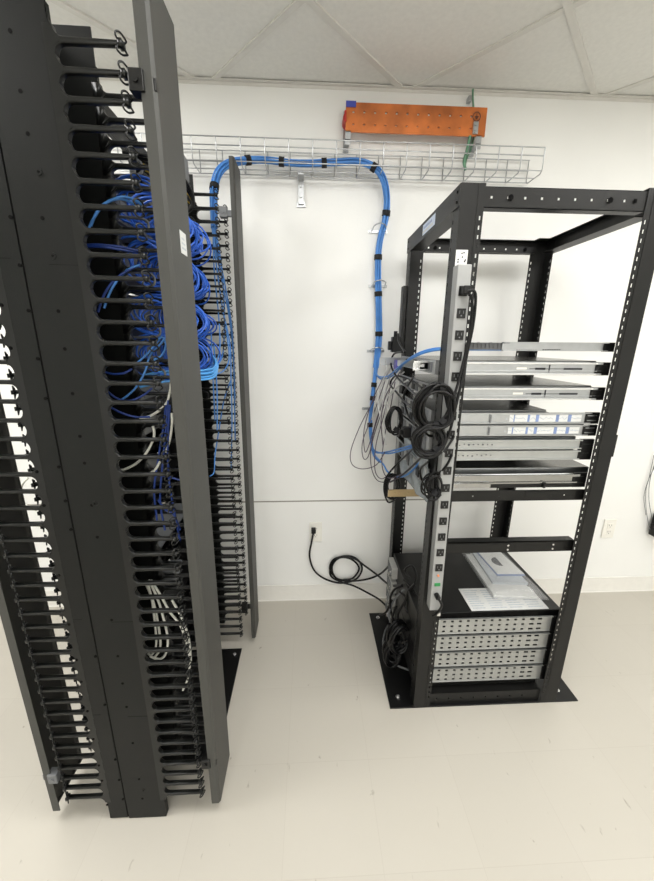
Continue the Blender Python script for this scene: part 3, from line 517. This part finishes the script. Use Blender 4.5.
for x in (.166,.735):
    MB().box(x-.012,x+.012,1.862,1.8695,2.35,2.50).box(x-.012,x+.012,1.80,1.8695,2.365,2.370).box(x-.010,x+.014,1.80,1.803,2.35,2.40).build('bracket',STEEL,gb)
    MB().cyl((x,1.806,2.45),(x,1.862,2.45),.019,14).build('insulator',RED,gb)
MB().box(.152,.161,1.795,1.806,2.43,2.47).build('end_cap',RED,gb,bevel=.002)
MB().box(.158,.200,1.796,1.7995,2.482,2.503).build('tape',BLUET,gb)
MB().box(.706,.728,1.793,1.80,2.402,2.446).cyl((.717,1.793,2.435),(.717,1.788,2.435),.006,6).cyl((.717,1.793,2.412),(.717,1.788,2.412),.006,6).build('lug',STEEL,gb)
g=PTS['greenwire'];o=tube('ground_wire',[(a,min(b,1.862),min(c,2.585)) for a,b,c in g],.0042,GRN);tag(o,'green ground wire coming down from the ceiling behind the copper bar','wire')
o=tube('ground_wire',PTS['greenwire2'],.006,GRN);tag(o,'short green ground wire hanging below the copper bar','wire')
o=MB().cbox((.700,1.856,2.555),(.016,.026,.02)).build('wire_clamp',ZINC,None,bevel=.002);tag(o,'tiny clamp on the green wire just under the ceiling','clamp')
# ------------------------------------------------------------ four post rack
RX0,RX1,RY0,RY1,RT=.4425,1.0807,1.168,1.748,1.978
rk=thing('four_post_rack','black open four-post server rack on a floor plate, right of the room','rack',((RX0+RX1)/2,(RY0+RY1)/2,0))
MB().box(.341,1.185,1.168,1.732,0,.006).build('base_plate',BLK2,rk,bevel=.001)
for x,y in ((.385,1.215),(1.12,1.215),(.385,1.69),(1.12,1.69)):
    MB().cyl((x,y,.006),(x,y,.012),.011,6).cyl((x,y,.012),(x,y,.018),.005,8).build('anchor_bolt',SCREW,rk)
slots=[(.03+.0254*k,.03+.0254*k+.0115) for k in range(75)]
for cx,cy,sx,sy in ((RX0,RY0,1,1),(RX1,RY0,-1,1),(RX0,RY1,1,-1),(RX1,RY1,-1,-1)):
    p=MB();zb_=.006
    sl=[(a,b) for a,b in slots if a>.03 and b<RT-.06]
    p.plate((cx,cy,0),(sx,0,0),(0,0,1),-.0025*sx*sy,0,.072,zb_,RT,[(.0605,.0655)],sl)
    p.plate((cx,cy,0),(0,sy,0),(0,0,1),.0025*sx*sy,0.0025,.056,zb_,RT,[(.043,.048)],sl)
    p.box(cx+sx*.0505,cx+sx*.0525,cy-sy*.0012,cy+sy*.002,zb_,RT)
    pass
    pass
    p.box(cx,cx+sx*.072,cy,cy+sy*.056,RT,RT+.002)
    p.build('post',BLK,rk)
hz=[(1.942,1.949)]
def hx(a,b,st): 
    n=int((b-a)/st);return [(a+st*k,a+st*k+.007) for k in range(n)]
f=MB();f.plate((0,RY0+.003,0),(1,0,0),(0,0,1),-.002,RX0+.072,RX1-.072,1.918,1.973,hx(RX0+.09,RX1-.08,.0508),hz)
f.box(RX0+.072,RX1-.072,RY0+.003,RY0+.035,1.918,1.920);f.box(RX0+.072,RX1-.072,RY0+.003,RY0+.035,1.971,1.973)
for x in (.896,.592): f.cyl((x,RY0+.002,1.945),(x,RY0-.001,1.945),.008,10,1)
f.box(.970,.978,RY0-.0003,RY0+.002,1.940,1.950,1)
f.build('top_rail',[BLK,DARK],rk)
f=MB();f.plate((0,RY1-.003,0),(1,0,0),(0,0,1),-.002,RX0+.072,RX1-.072,1.924,1.976,hx(RX0+.09,RX1-.08,.0508),hz)
f.box(RX0+.072,RX1-.072,RY1-.035,RY1-.005,1.974,1.976);f.box(RX0+.072,RX1-.072,RY1-.035,RY1-.005,1.924,1.926)
for x in (.98,.565): f.cyl((x,RY1-.004,1.945),(x,RY1-.007,1.945),.008,10,1)
f.build('top_rail',[BLK,DARK],rk)
for x,s in ((RX0,1),(RX1,-1)):
    f=MB().box(x-s*.003,x,RY0,RY1,1.920,RT+.001).box(x,x+s*.052,RY0+.056,RY1-.056,1.920,1.9225).box(x+s*.003,x+s*.03,RY0+.056,RY1-.056,1.975,1.978)
    for y in (RY0+.02,RY1-.02):
        for z in (1.962,1.935): f.cyl((x-s*.003,y,z),(x-s*.005,y,z),.004,8,1)
    r_=f.build('side_rail',[BLK,DARK],rk)
    if s>0:
        l=MB().box(x-.0036,x-.003,1.38,1.52,1.932,1.968,0);
        l.box(x-.0040,x-.0036,1.40,1.52,1.938,1.945,1)
        for k in range(7): l.box(x-.0040,x-.0036,1.415+.014*k,1.422+.014*k,1.951,1.959,2)
        o=l.build('label_plate',[LABP,PAP,LABB],r_);o['label']='pale blue printed label'
# bottom rails, cross members
f=MB();f.plate((0,RY0+.012,0),(1,0,0),(0,0,1),-.002,RX0+.072,RX1-.072,.006,.062,hx(RX0+.1,RX1-.08,.055),[(.03,.037)]);f.box(RX0+.072,RX1-.072,RY0+.014,RY0+.05,.060,.062);f.box(RX0+.072,RX1-.072,RY0+.05,RY0+.052,.006,.1)
f.build('bottom_rail',BLK,rk)
f=MB();f.plate((0,1.192,0),(1,0,0),(0,0,1),-.002,RX0+.05,RX1-.05,.965,1.008,[(.6,.605),(.7,.705),(.9,.905),(.95,.955)],[(.983,.988)])
f.box(RX0+.05,RX1-.05,1.192,1.215,.965,.967);f.box(.80,.93,1.1895,1.192,.985,1.003);f.box(RX0+.05,RX1-.05,1.700,1.702,.965,1.008)
f.build('cross_member',BLK,rk)
f=MB().box(RX0+.05,RX1-.05,1.192,1.195,.747,.793).box(RX0+.05,RX1-.05,1.192,1.225,.790,.793).box(RX0+.05,.78,1.190,1.192,.752,.788);f.build('cross_member',BLK,rk)
for x in (.765,.945):
    for z in (.760,.778): MB().cyl((x,1.192,z),(x,1.188,z),.004,8).build('screw',SCREW,rk)
MB().box(RX1,RX1+.014,1.175,1.235,1.140,1.222).build('clamp_block',BLK,rk,bevel=.002)
# ------------------------------------------------------------ PDU
pd=thing('power_strip','long light grey vertical power strip with black outlets on the front left post','power strip',(.452,1.147,.54))
px=lambda z:.459+(1.802-z)/(1.802-.54)*.018
hw=.0215
def pv(dx,y,z): return (px(z)+dx,y,z)
b=MB();vs=[pv(dx,y,z) for z in (.54,1.757) for dx,y in ((-hw,1.128),(hw,1.128),(hw,1.1665),(-hw,1.1665))]
b.add(vs,[(0,3,2,1),(4,5,6,7),(0,1,5,4),(1,2,6,5),(2,3,7,6),(3,0,4,7)]);b.build('housing',PDUG,pd,bevel=.003)
for z in [1.683-.0635*k for k in range(16)]:
    q=MB();x=px(z);q.box(x-.013,x+.013,1.124,1.1285,z-.014,z+.014,0)
    q.box(x-.007,x-.005,1.1235,1.1245,z-.001,z+.008,1);q.box(x+.005,x+.007,1.1235,1.1245,z-.001,z+.008,1);q.cyl((x,1.1245,z-.007),(x,1.1235,z-.007),.0025,8,1)
    q.build('outlet',[BLK2,GREYP],pd,bevel=.001)
x=px(.70);MB().cyl((x,1.128,.697),(x,1.123,.697),.004,10).build('pilot_light',ORL,pd)
x=px(.66);MB().cbox((x,1.127,.657),(.022,.004,.013)).build('switch',GREENL,pd,bevel=.001)
x=px(.612);tube('power_cable',[(x,1.13,.612),(x,1.105,.612),(x+.012,1.10,.59),(x+.012,1.11,.56),(x+.002,1.12,.53),(x-.004,1.13,.515)],.005,RUB,pd,8,4)
MB().cyl((x,1.128,.612),(x,1.108,.612),.010,12).build('cord_grip',RUB,pd)
s=MB().box(.443,.479,1.1645,1.1675,1.757,1.803,0)
for dx,dz in ((.006,.010),(.006,.017),(.026,.012),(.028,.016),(.016,.034),(.022,.036),(.018,.024)): s.box(.443+dx,.447+dx,1.1638,1.1646,1.757+dz,1.7615+dz,1)
o=s.build('label_plate',[PAP,INK],pd);o['label']='white sticker with small black symbols'
MB().cbox((px(.535)+.012,1.122,.53),(.012,.01,.012)).build('end_screw',SCREW,pd)
# cords on the power strip
zz=1.683;x=px(zz)
t=thing('power_cable','black power cord plugged into the topmost outlet of the grey power strip','cord',(x,1.12,zz))
MB().box(x-.010,x+.012,1.098,1.124,zz-.012,zz+.012).build('plug',RUB,t,bevel=.003)
tube('cable',PTS['pducord'][0],.0045,RUB,t,8,5)
o=tube('power_cable',PTS['pducord'][1],.0045,RUB,None,8);tag(o,'second black cord running down the right edge of the power strip','cord')
def coil(p,a,b,n,seed,label,tilt=0,ry=.02,r=.0045,straps=2):
    rnd=random.Random(seed);t=thing('cord_coil',label,'cord',(p[0],p[1],p[2]-b))
    L=[]
    for j in range(n):
        aa=a*(1-.28*rnd.random());bb=b*(1-.22*rnd.random());ox,oz=rnd.uniform(-.006,.006),rnd.uniform(-.006,.006);yy=p[1]+(rnd.random()-.5)*ry*2
        for k in range(10):
            q=2*PI*k/10;jj=rnd.uniform(.93,1.07);L.append((p[0]+ox*1.6+aa*jj*math.cos(q),yy+.004*math.sin(q*2)+tilt*aa*math.cos(q),p[2]+oz+bb*math.sin(q)))
    tube('cable',L,r,RUB,t,7,3)
    for k in range(straps):
        q=-.9+k*2.2
        c=Vector((p[0]+a*.86*math.cos(q),p[1]+tilt*a*math.cos(q),p[2]+b*.86*math.sin(q)));d=Vector((-a*math.sin(q),0,b*math.cos(q))).normalized()
        MB().cyl(c-d*.009,c+d*.009,.017,10).build('strap',TIE,t)
    return t
A=PTS
coil((.390,1.085,1.337),.063,.072,13,1,'large upper black power cord coil hanging in front of the power strip',r=.0042)
coil((.383,1.085,1.232),.052,.052,11,2,'lower black power cord coil overlapping the bigger one',r=.004)
coil((.353,1.45,1.216),.034,.062,5,3,'small black cord coil behind the big coils, nearer the wall',.3,r=.004,straps=1)
coil((.422,1.13,1.057),.032,.045,6,4,'small black cord coil under the two big coils',r=.003,straps=1)
coil((.378,1.5,.896),.035,.06,4,5,'black cord loop hanging round the tan bracket',.2,r=.005,straps=1)
KN=['black cord from the big coil up to the upper server','black cord looping back beside the rear post','short black cord from the coil to the strip, upper','short black cord from the coil to the strip, lower','black cord from the small coil to the strip','black cord hanging down past the tan bracket','black cord behind the small coil','black cord looping around the small low coil','thin black cord up to the black block on the rear post','black cord between server rears and coils']
for i,p in enumerate(PTS['blackcord']):
    o=tube('power_cable',p,.0042,RUB,None,7);tag(o,KN[i],'cord','black cords at the server rears')
o=MB().box(.385,.435,1.70,1.735,1.49,1.56).cyl((.40,1.71,1.56),(.40,1.71,1.585),.009,10).box(.37,.385,1.705,1.73,1.50,1.54).build('power_adapter',RUB,None,bevel=.004);tag(o,'black power adapter on the rear left post','power adapter')
MB().box(.424,.4385,1.705,1.748,1.50,1.78).build('side_bracket',BLK,rk)
# ------------------------------------------------------------ slides and servers
RXa,RXb=.496,1.026
t=thing('slide_rail','bare galvanised slide rail, topmost in the four-post rack, with cables lying in it','slide rail',(.76,1.2,1.507))
b=MB().box(.64,1.0,1.196,1.199,1.510,1.536).box(.64,1.0,1.185,1.199,1.535,1.5375).box(.64,1.0,1.185,1.199,1.5095,1.512)
b.build('outer_channel',STEEL,t)
b=MB().box(.47,.70,1.202,1.205,1.512,1.534).box(.47,.66,1.188,1.205,1.533,1.535)
for k in range(9): b.box(.53+.014*k,.536+.014*k,1.199,1.206,1.516,1.528+.004*(k%3),0)
b.build('inner_channel',GREYP,t)
b=MB().box(.99,1.026,1.192,1.202,1.508,1.538)
for k in range(3): b.box(.996,1.02,1.19,1.192,1.513+.008*k,1.517+.008*k)
b.build('end_bracket',BLK2,t)
b=MB()
for k in range(9): b.box(.69+.008*k,.694+.008*k,1.193,1.196,1.507,1.513)
for k in range(8): b.box(.78+.008*k,.784+.008*k,1.194,1.196,1.512,1.515)
b.build('spring_teeth',BLK2,t)
def server(label,z0,z1,body,xb,rail,xa=.43,y0=1.226,y1=1.694,body_z=None,lid=TOPM,group=None):
    t=thing('rack_server',label,'server',(.72,1.45,z0),group)
    bz0,bz1=body_z or (z0-.002,z1+.004)
    MB().box(xa,xb,y0,y1,bz0,bz1-.0015,0).box(xa+.001,xb-.001,y0-.001,y1+.001,bz1-.0015,bz1,1).build('chassis',[BLK2 if body=='b' else STEEL,lid],t,bevel=.001)
    # rear face: ports and fans
    r=MB()
    for k in range(9):
        y=y0+.03+k*.048;r.box(xa-.004,xa,y,y+.034,bz0+.006,bz1-.008,k%3)
    r.build('rear_ports',[GREYP,BLK2,GREYL],t)
    return t
def slide(t,z0,z1,kind):
    h=z1-z0;y=1.196
    if kind=='plain':
        b=MB().box(RXa,RXb-.03,y,y+.004,z0,z1).box(RXa,RXb-.03,y-.008,y,z1-.007,z1).box(RXa,RXb-.03,y-.008,y,z0,z0+.006).box(RXa,RXb-.03,y-.005,y,z0+.012,z0+.0145)
        b.build('slide_rail',STEEL,t,bevel=.0008)
        MB().box(RXa,RXb-.05,y-.0095,y-.008,z1-.006,z1-.001).box(RXa,RXb-.05,y-.0095,y-.008,z0+.001,z0+.005).build('rail_lip',SCREW,t)
        b=MB().box(.70,.735,y-.001,y,z0+.018,z0+.025,1)
        b.box(.745,.93,y-.0015,y,z0+.0195,z0+.0215,0).box(.765,.80,y-.0015,y,z0+.017,z0+.024,0).box(.812,.816,y-.0015,y,z0+.009,z0+.034,0).box(.865,.93,y-.0015,y,z0+.0175,z0+.0235,0).build('rail_slots',[INK,WHT],t)
    elif kind=='label':
        b=MB().box(RXa,RXb-.03,y,y+.004,z0,z1).box(RXa,RXb-.03,y-.004,y,z1-.0035,z1).box(RXa,RXb-.03,y-.004,y,z0,z0+.0035)
        b.box(.628,.634,y-.004,y,z0+.003,z1-.003);b.build('slide_rail',STEEL,t)
        b=MB()
        for k in range(5): b.cyl((.631,y-.003,z0+.007+.0055*k),(.631,y-.006,z0+.007+.0055*k),.003,8)
        b.build('rivet_strip',GREYP,t)
        rnd=random.Random(int(z0*1000))
        l=MB().box(.70,.962,y-.0012,y-.0002,z0+.007,z1-.007,0)
        for xq,wq in ((.715,.004),(.765,.008),(.795,.011),(.868,.011),(.912,.012)): l.box(xq,xq+wq,y-.002,y-.0012,z0+.007,z1-.007,1)
        for xq in (.708,.728,.740,.752,.782,.788,.815,.828,.840,.852,.885,.895,.905,.932,.942,.952):
            a=rnd.uniform(-.8,.8);l.obox((xq,y-.0018,(z0+z1)/2),Vector((math.cos(a),0,math.sin(a))),Vector((-math.sin(a),0,math.cos(a))),Vector((0,1,0)),-.008,.008,-.0012,.0012,0,.0006,2)
        l.box(.687,.692,y-.0018,y-.0006,z0+.015,z0+.019,2)
        o=l.build('printed_label',[PAP,LABB,PAPG],t);o['label']='white label strip with blue bars'
    elif kind=='perf':
        for a,bb in ((z0,z0+h*.46),(z0+h*.54,z1)):
            b=MB().box(RXa,RXb-.045,y,y+.004,a,bb).box(RXa,RXb-.045,y-.006,y,bb-.005,bb).box(RXa,RXb-.045,y-.006,y,a,a+.004)
            b.build('slide_rail',STEEL2,t,bevel=.0006)
            b=MB()
            rnd=random.Random(int(a*1000))
            for k in range(9): b.cyl((.515+.017*k,y,(a+bb)/2+rnd.uniform(-.003,.003)),(.515+.017*k,y-.001,(a+bb)/2+rnd.uniform(-.003,.003)),.0022+rnd.random()*.002,8)
            b.build('rail_holes',GREYP,t)
    elif kind=='gloss':
        b=MB().box(RXa,RXb-.03,y,y+.003,z0+.012,z1).box(RXa,RXb-.03,y-.010,y,z1-.012,z1-.002).box(RXa,RXb-.03,y-.006,y+.002,z0+.016,z0+.022).box(RXa,.66,y-.012,y-.006,z0+.004,z0+.022)
        b.build('slide_rail',CHROME,t,bevel=.002)
        b=MB().box(.66,RXb-.04,y-.004,y+.002,z0,z0+.012).box(.86,.868,y-.012,y-.004,z0,z0+.022);b.build('release_bar',BLK2,t)
    e=MB().box(RXb-.05,RXb,y-.003,y+.006,z0-.001,z1+.001)
    e.build('end_bracket',BLK2,t)
    e=MB().box(RXb-.045,RXb-.012,y-.006,y-.003,z0+h*.25,z0+h*.33).box(RXb-.045,RXb-.012,y-.006,y-.003,z0+h*.7,z0+h*.78)
    e.build('bracket_tab',STEEL if kind=='label' else BLK,t)
sA=server('silver server on plain slide rails, highest server in the four-post rack',1.430,1.472,'s',1.0,1);slide(sA,1.430,1.472,'plain')
MB().box(.31,.43,1.60,1.604,1.437,1.470).box(.31,.43,1.585,1.60,1.466,1.470).box(.335,.345,1.59,1.60,1.445,1.462).build('rear_arm',STEEL,sA)
MB().box(.375,.49,1.30,1.304,1.437,1.470).box(.375,.49,1.290,1.30,1.464,1.470).box(.375,.49,1.290,1.30,1.437,1.441).box(.40,.415,1.296,1.30,1.448,1.46).cyl((.44,1.30,1.453),(.44,1.296,1.453),.006,10).build('rear_arm',SCREW,sA)
MB().box(.40,.43,1.30,1.31,1.435,1.468).box(.365,.375,1.45,1.50,1.44,1.465).box(.375,.43,1.455,1.46,1.44,1.465).build('rear_arm',STEEL,sA)
sB=server('silver server on plain slide rails, just above the white-labelled rails',1.345,1.387,'s',1.0,1);slide(sB,1.345,1.387,'plain')
sC=server('short server whose rail carries the upper white label with blue bars',1.260,1.300,'s',.85,1);slide(sC,1.260,1.299,'label')
sC2=server('server whose rail carries the lower white label with blue bars',1.216,1.254,'s',1.0,1,body_z=(1.214,1.257));slide(sC2,1.216,1.254,'label')
sD=server('server with two dull riveted slide rails under the labelled rails',1.126,1.201,'s',.98,1);slide(sD,1.126,1.201,'perf')
sE=server('server with glossy slide rails directly above the black cross member',1.018,1.076,'s',1.055,1,body_z=(1.012,1.085));slide(sE,1.018,1.072,'gloss')
# tan bracket at the rear of the lowest server
o=MB().box(.344,.495,1.447,1.450,.872,.906).box(.36,.40,1.4462,1.447,.893,.902).box(.42,.47,1.4462,1.447,.877,.881).box(.344,.36,1.440,1.447,.875,.905).cyl((.40,1.447,.89),(.40,1.443,.89),.006,8).cyl((.375,1.447,.89),(.375,1.443,.89),.005,8).box(.43,.46,1.444,1.447,.885,.893).build('cable_bracket',TAN,None)
tag(o,'tan metal cable arm sticking out left behind the power strip','cable arm')
# rear gear cluster between left posts (boxes with connectors)
o=MB().box(.372,.405,1.36,1.40,1.165,1.205).box(.36,.372,1.37,1.39,1.175,1.195).build('power_adapter',RUB,None,bevel=.004);tag(o,'small black power adapter just right of the small upper coil','power adapter')
o=MB().box(.375,.40,1.56,1.61,1.42,1.46).build('connector',PURB,None,bevel=.003);tag(o,'purple connector at the rear of the highest server','connector')
t=thing('antistatic_bag','crumpled grey translucent bag stuffed behind the lower black coil','bag',(.44,1.32,1.0))
b=MB();n=9;vs=[]
rnd=random.Random(5)
for j in range(n):
    for i in range(n):
        vs.append((.41+.035*rnd.random(),1.20+.36*i/(n-1)+.01*rnd.random(),.94+.20*j/(n-1)+.012*rnd.random()))
b.add(vs,[(j*n+i,j*n+i+1,(j+1)*n+i+1,(j+1)*n+i) for j in range(n-1) for i in range(n-1)],0,True)
o=b.build('film',mat('grey_film',(150,158,162),.2,var=.2,scale=30),t);sm=o.modifiers.new('thick','SOLIDIFY');sm.thickness=.004;ss=o.modifiers.new('sub','SUBSURF');ss.levels=1;ss.render_levels=1
# four bottom servers
names=['topmost','second from the top','third from the top','lowest']
ztop,sp=.440,.0848
for i in range(4):
    z1=ztop-sp*i;z0=z1-sp+.004
    t=thing('rack_server','black server with perforated silver rail, '+names[i]+' of the bottom four','server',(.75,1.45,z0),'black servers stacked at the rack bottom')
    top=z1+(.018 if i==0 else .003)
    MB().box(.44,1.052,1.214,1.64,z0-.001+.0,min(top,z1+.018)-.002).box(.44,1.052,1.207,1.645,min(top,z1+.018)-.003,min(top,z1+.018)).build('chassis',BLK2,t,bevel=.0015)
    h=z1-z0;cols=[(.545+.0335*k,.545+.0335*k+(.012 if k<11 else .020)) for k in range(13)]
    rows=[(z0+h*f_-.0045,z0+h*f_+.0045) for f_ in (.2,.5,.8)]
    b=MB();b.plate((0,1.196,0),(1,0,0),(0,0,1),-.002,.512,1.01,z0+.003,z1-.002,cols,rows)
    b.box(.512,1.01,1.194,1.196,z0+.003,z0+.005).box(.512,1.01,1.190,1.196,z1-.005,z1-.002)
    b.build('side_rail',STEEL2,t)
    b=MB();b.plate((0,1.193,0),(1,0,0),(0,0,1),-.002,.492,.514,z0+.003,z1-.002,[(.496,.508)],[(z0+h*f_-.006,z0+h*f_+.006) for f_ in (.18,.42,.66,.88)]);b.build('ear',STEEL2,t)
    MB().box(1.008,1.03,1.192,1.200,z0+.002,z1-.002).build('end_bracket',BLK2,t)
    for y in (1.545,):
        p=MB().box(.412,.44,y,y+.10,z0+.012,z1-.006,0).box(.407,.412,y+.012,y+.05,z0+.02,z1-.015,1)
        for k in range(4): p.box(.409,.412,y+.058,y+.09,z0+.02+.013*k,z0+.027+.013*k,1)
        pm=p.build('power_supply',[GREYL,GREYP],t,bevel=.001)
        tube('handle',[(.412,y+.006,z0+.03),(.400,y+.006,z0+.033),(.400,y+.006,z1-.03),(.412,y+.006,z1-.027)],.002,SCREW,pm,6,3)
# documents on the stack
ZS=.4585
t=thing('document','printed white sheet lying flat on the topmost bottom server','paper',(.83,1.28,ZS))
b=MB().box(.668,1.0,1.212,1.350,ZS,ZS+.0015,0)
rnd=random.Random(8)
for r in range(9):
    for c in range(4):
        x=.68+.08*c;b.box(x,x+.05+.018*rnd.random(),1.224+.0135*r,1.229+.0135*r,ZS+.0015,ZS+.0019,1)
b.build('sheet',[PAP,PAPG],t)
t=thing('document_bag','clear plastic bag holding manuals, lying on the white sheet','bag',(.92,1.45,ZS))
t.location=(.92,1.45,ZS);
def quadpad(c,n,z,hgt,mb,jit=0,m=0,seed=1):
    rnd=random.Random(seed);c=[Vector(p) for p in c];top=[];bot=[]
    for j in range(n+1):
        for i in range(n+1):
            u,v=i/n,j/n;p=c[0]*(1-u)*(1-v)+c[1]*u*(1-v)+c[2]*u*v+c[3]*(1-u)*v
            e=min(u,1-u,v,1-v);k=min(1,e*5)**.5
            top.append((p[0],p[1],z+.002+hgt*k+jit*rnd.uniform(-1,1)*k));bot.append((p[0],p[1],z))
    N=(n+1)**2;F=[]
    for j in range(n):
        for i in range(n):
            a=j*(n+1)+i;F.append((a,a+1,a+n+2,a+n+1));F.append((N+a,N+a+n+1,N+a+n+2,N+a+1))
    rim=[i for i in range(n+1)]+[(j+1)*(n+1)-1 for j in range(1,n+1)]+[n*(n+1)+i for i in range(n-1,-1,-1)]+[j*(n+1) for j in range(n-1,0,-1)]
    for a,b_ in zip(rim,rim[1:]+rim[:1]): F.append((a,N+a,N+b_,b_))
    mb.add(top+bot,F,m,True);return mb
def book(c,z,h,mb,m=0):
    vs=[(p[0],p[1],z) for p in c]+[(p[0],p[1],z+h) for p in c];mb.add(vs,[(0,3,2,1),(4,5,6,7),(0,1,5,4),(1,2,6,5),(2,3,7,6),(3,0,4,7)],m)
c0=[(.81,1.60),(.80,1.29),(.985,1.27),(.975,1.60)]
b=MB();book(c0,ZS+.003,.010,b);b.build('manual',PAP,t)
b=MB();book([(.845,1.60),(.83,1.36),(.99,1.35),(.985,1.60)],ZS+.013,.010,b);b.build('manual',PAPG,t)
c1=[(.865,1.605),(.875,1.405),(1.005,1.40),(.985,1.60)]
b=MB();book(c1,ZS+.023,.006,b,1);book([(.868,1.60),(.878,1.41),(1.003,1.405),(.984,1.597)],ZS+.029,.002,b,0)
b.cyl((.935,1.505,ZS+.031),(.935,1.505,ZS+.0317),.036,24,2);b.box(.935,.975,1.468,1.54,ZS+.0317,ZS+.0322,0)
o=b.build('disc_sleeve',[PAP,LABB,INK],t);o['label']='white and blue sleeve with a dark disc window'
b=quadpad([(.80,1.625),(.79,1.275),(1.035,1.262),(1.02,1.615)],10,ZS+.0022,.036,MB(),.004,seed=3)
b.build('plastic_film',BAG,t)
# ------------------------------------------------------------ cables low left of the rack
WN=['black cord from the wall outlet, coiled against the wall and running to the rack base','black cord looping over the wall coil and into the middle server rears','extra turn of black cord in the coil against the wall']
for i,p in enumerate(PTS['wallcord']):
    p=[(a,min(b_,1.855-.006*i),c) for a,b_,c in p]
    if i==0:
        t=thing('power_cable',WN[0],'cord',(p[0][0],p[0][1],p[0][2]))
        tube('cable',p,.0055,RUB,t,8,6);MB().cbox((p[0][0],1.842,p[0][2]+.008),(.026,.026,.03)).build('plug',RUB,t,bevel=.004)
    else: o=tube('power_cable',p,.0055,RUB,None,8,6,closed=(i==2));tag(o,WN[i],'cord')
fc=PTS['floorcord']+[(a,b_,.014) for a,b_,c in PTS['floorcord2']]
o=tube('power_cable',fc,.005,GREYP,None,7);tag(o,'grey cord curving across the floor plate beside the rack base','cord')
PN=['black cord in the heap beside the bottom servers, rightmost','black cord in the heap beside the bottom servers, middle strand','black cord in the heap trailing lowest','black cord in the heap next to the front post','short black cord reaching out of the heap over the plate edge','black cord in the heap looping highest','black cord in the heap, left outer strand','black cord in the heap hugging the front left post']
for i,p in enumerate(PTS['lump']):
    o=tube('power_cable',[(a,b_,max(c,.03)) for a,b_,c in p],.0055,RUB,None,7);tag(o,PN[i],'cord','heap of black cords beside the bottom servers')
for i,(x,y,z,l) in enumerate(((.392,1.36,.115,'lower black power cord bundle tied beside the bottom servers'),(.398,1.32,.235,'upper black power cord bundle tied beside the bottom servers'))):
    coil((x,y,z),.045,.075,8,30+i,l,.3,.03,.0055,1)
# ------------------------------------------------------------ wall outlets
def outlet(x,z,label):
    t=thing('wall_outlet',label,'outlet',(x,1.868,z-.06))
    MB().box(x-.037,x+.037,1.861,1.8695,z-.062,z+.062).build('cover_plate',WHT,t,bevel=.002)
    for dz in (-.021,.021):
        o=MB().box(x-.017,x+.017,1.8585,1.861,z+dz-.0145,z+dz+.0145,0).box(x-.008,x-.006,1.858,1.8586,z+dz-.001,z+dz+.008,1).box(x+.006,x+.008,1.858,1.8586,z+dz-.001,z+dz+.008,1).cyl((x,1.8586,z+dz-.008),(x,1.858,z+dz-.008),.0025,8,1)
        o.build('receptacle',[WHT,INK],t)
outlet(.030,.467,'white duplex wall outlet with a black plug, left of the four-post rack')
outlet(1.812,.455,'white duplex wall outlet to the right of the four-post rack')
RN=['thin grey wire with the widest bow hanging at the right edge of the wall','thin grey wire hanging straightest at the right edge of the wall','thin grey wire in the innermost bow at the right edge of the wall']
for i,p in enumerate(PTS['rightwire']):
    o=tube('hanging_wire',p,.0016,GREYP,None,5);tag(o,RN[i],'wire','thin wires hanging at the right wall edge')
o=MB().box(2.06,2.15,1.80,1.855,.42,.56).cyl((2.06,1.83,.49),(2.045,1.83,.49),.012,10).build('power_adapter',RUB,None,bevel=.008);tag(o,'black power adapter hanging on the wall at the far right edge','power adapter')
# ------------------------------------------------------------ camera and world
cam=bpy.data.cameras.new('camera');co=bpy.data.objects.new('camera',cam);COL.objects.link(co)
fw=Vector((0.04779626,0.96341202,-0.26372865));r=Vector((0.99884243,-0.04753088,0.00739058));u=Vector((0.00541508,0.26377661,0.9645686))
M=Matrix(((r[0],u[0],-fw[0],0),(r[1],u[1],-fw[1],0),(r[2],u[2],-fw[2],1.5293462),(0,0,0,1)))
co.matrix_world=M;cam.sensor_fit='HORIZONTAL';cam.sensor_width=36;cam.lens=356.2636/654*36;cam.clip_start=.02
SC.camera=co
wd=bpy.data.worlds.new('world');SC.world=wd;wd.use_nodes=True;wd.node_tree.nodes['Background'].inputs[0].default_value=(.9,.95,1,1);wd.node_tree.nodes['Background'].inputs[1].default_value=.2
vs_=SC.view_settings;vs_.view_transform='Standard';vs_.look='None';vs_.gamma=1;vs_.exposure=EXPO;vs_.use_curve_mapping=False
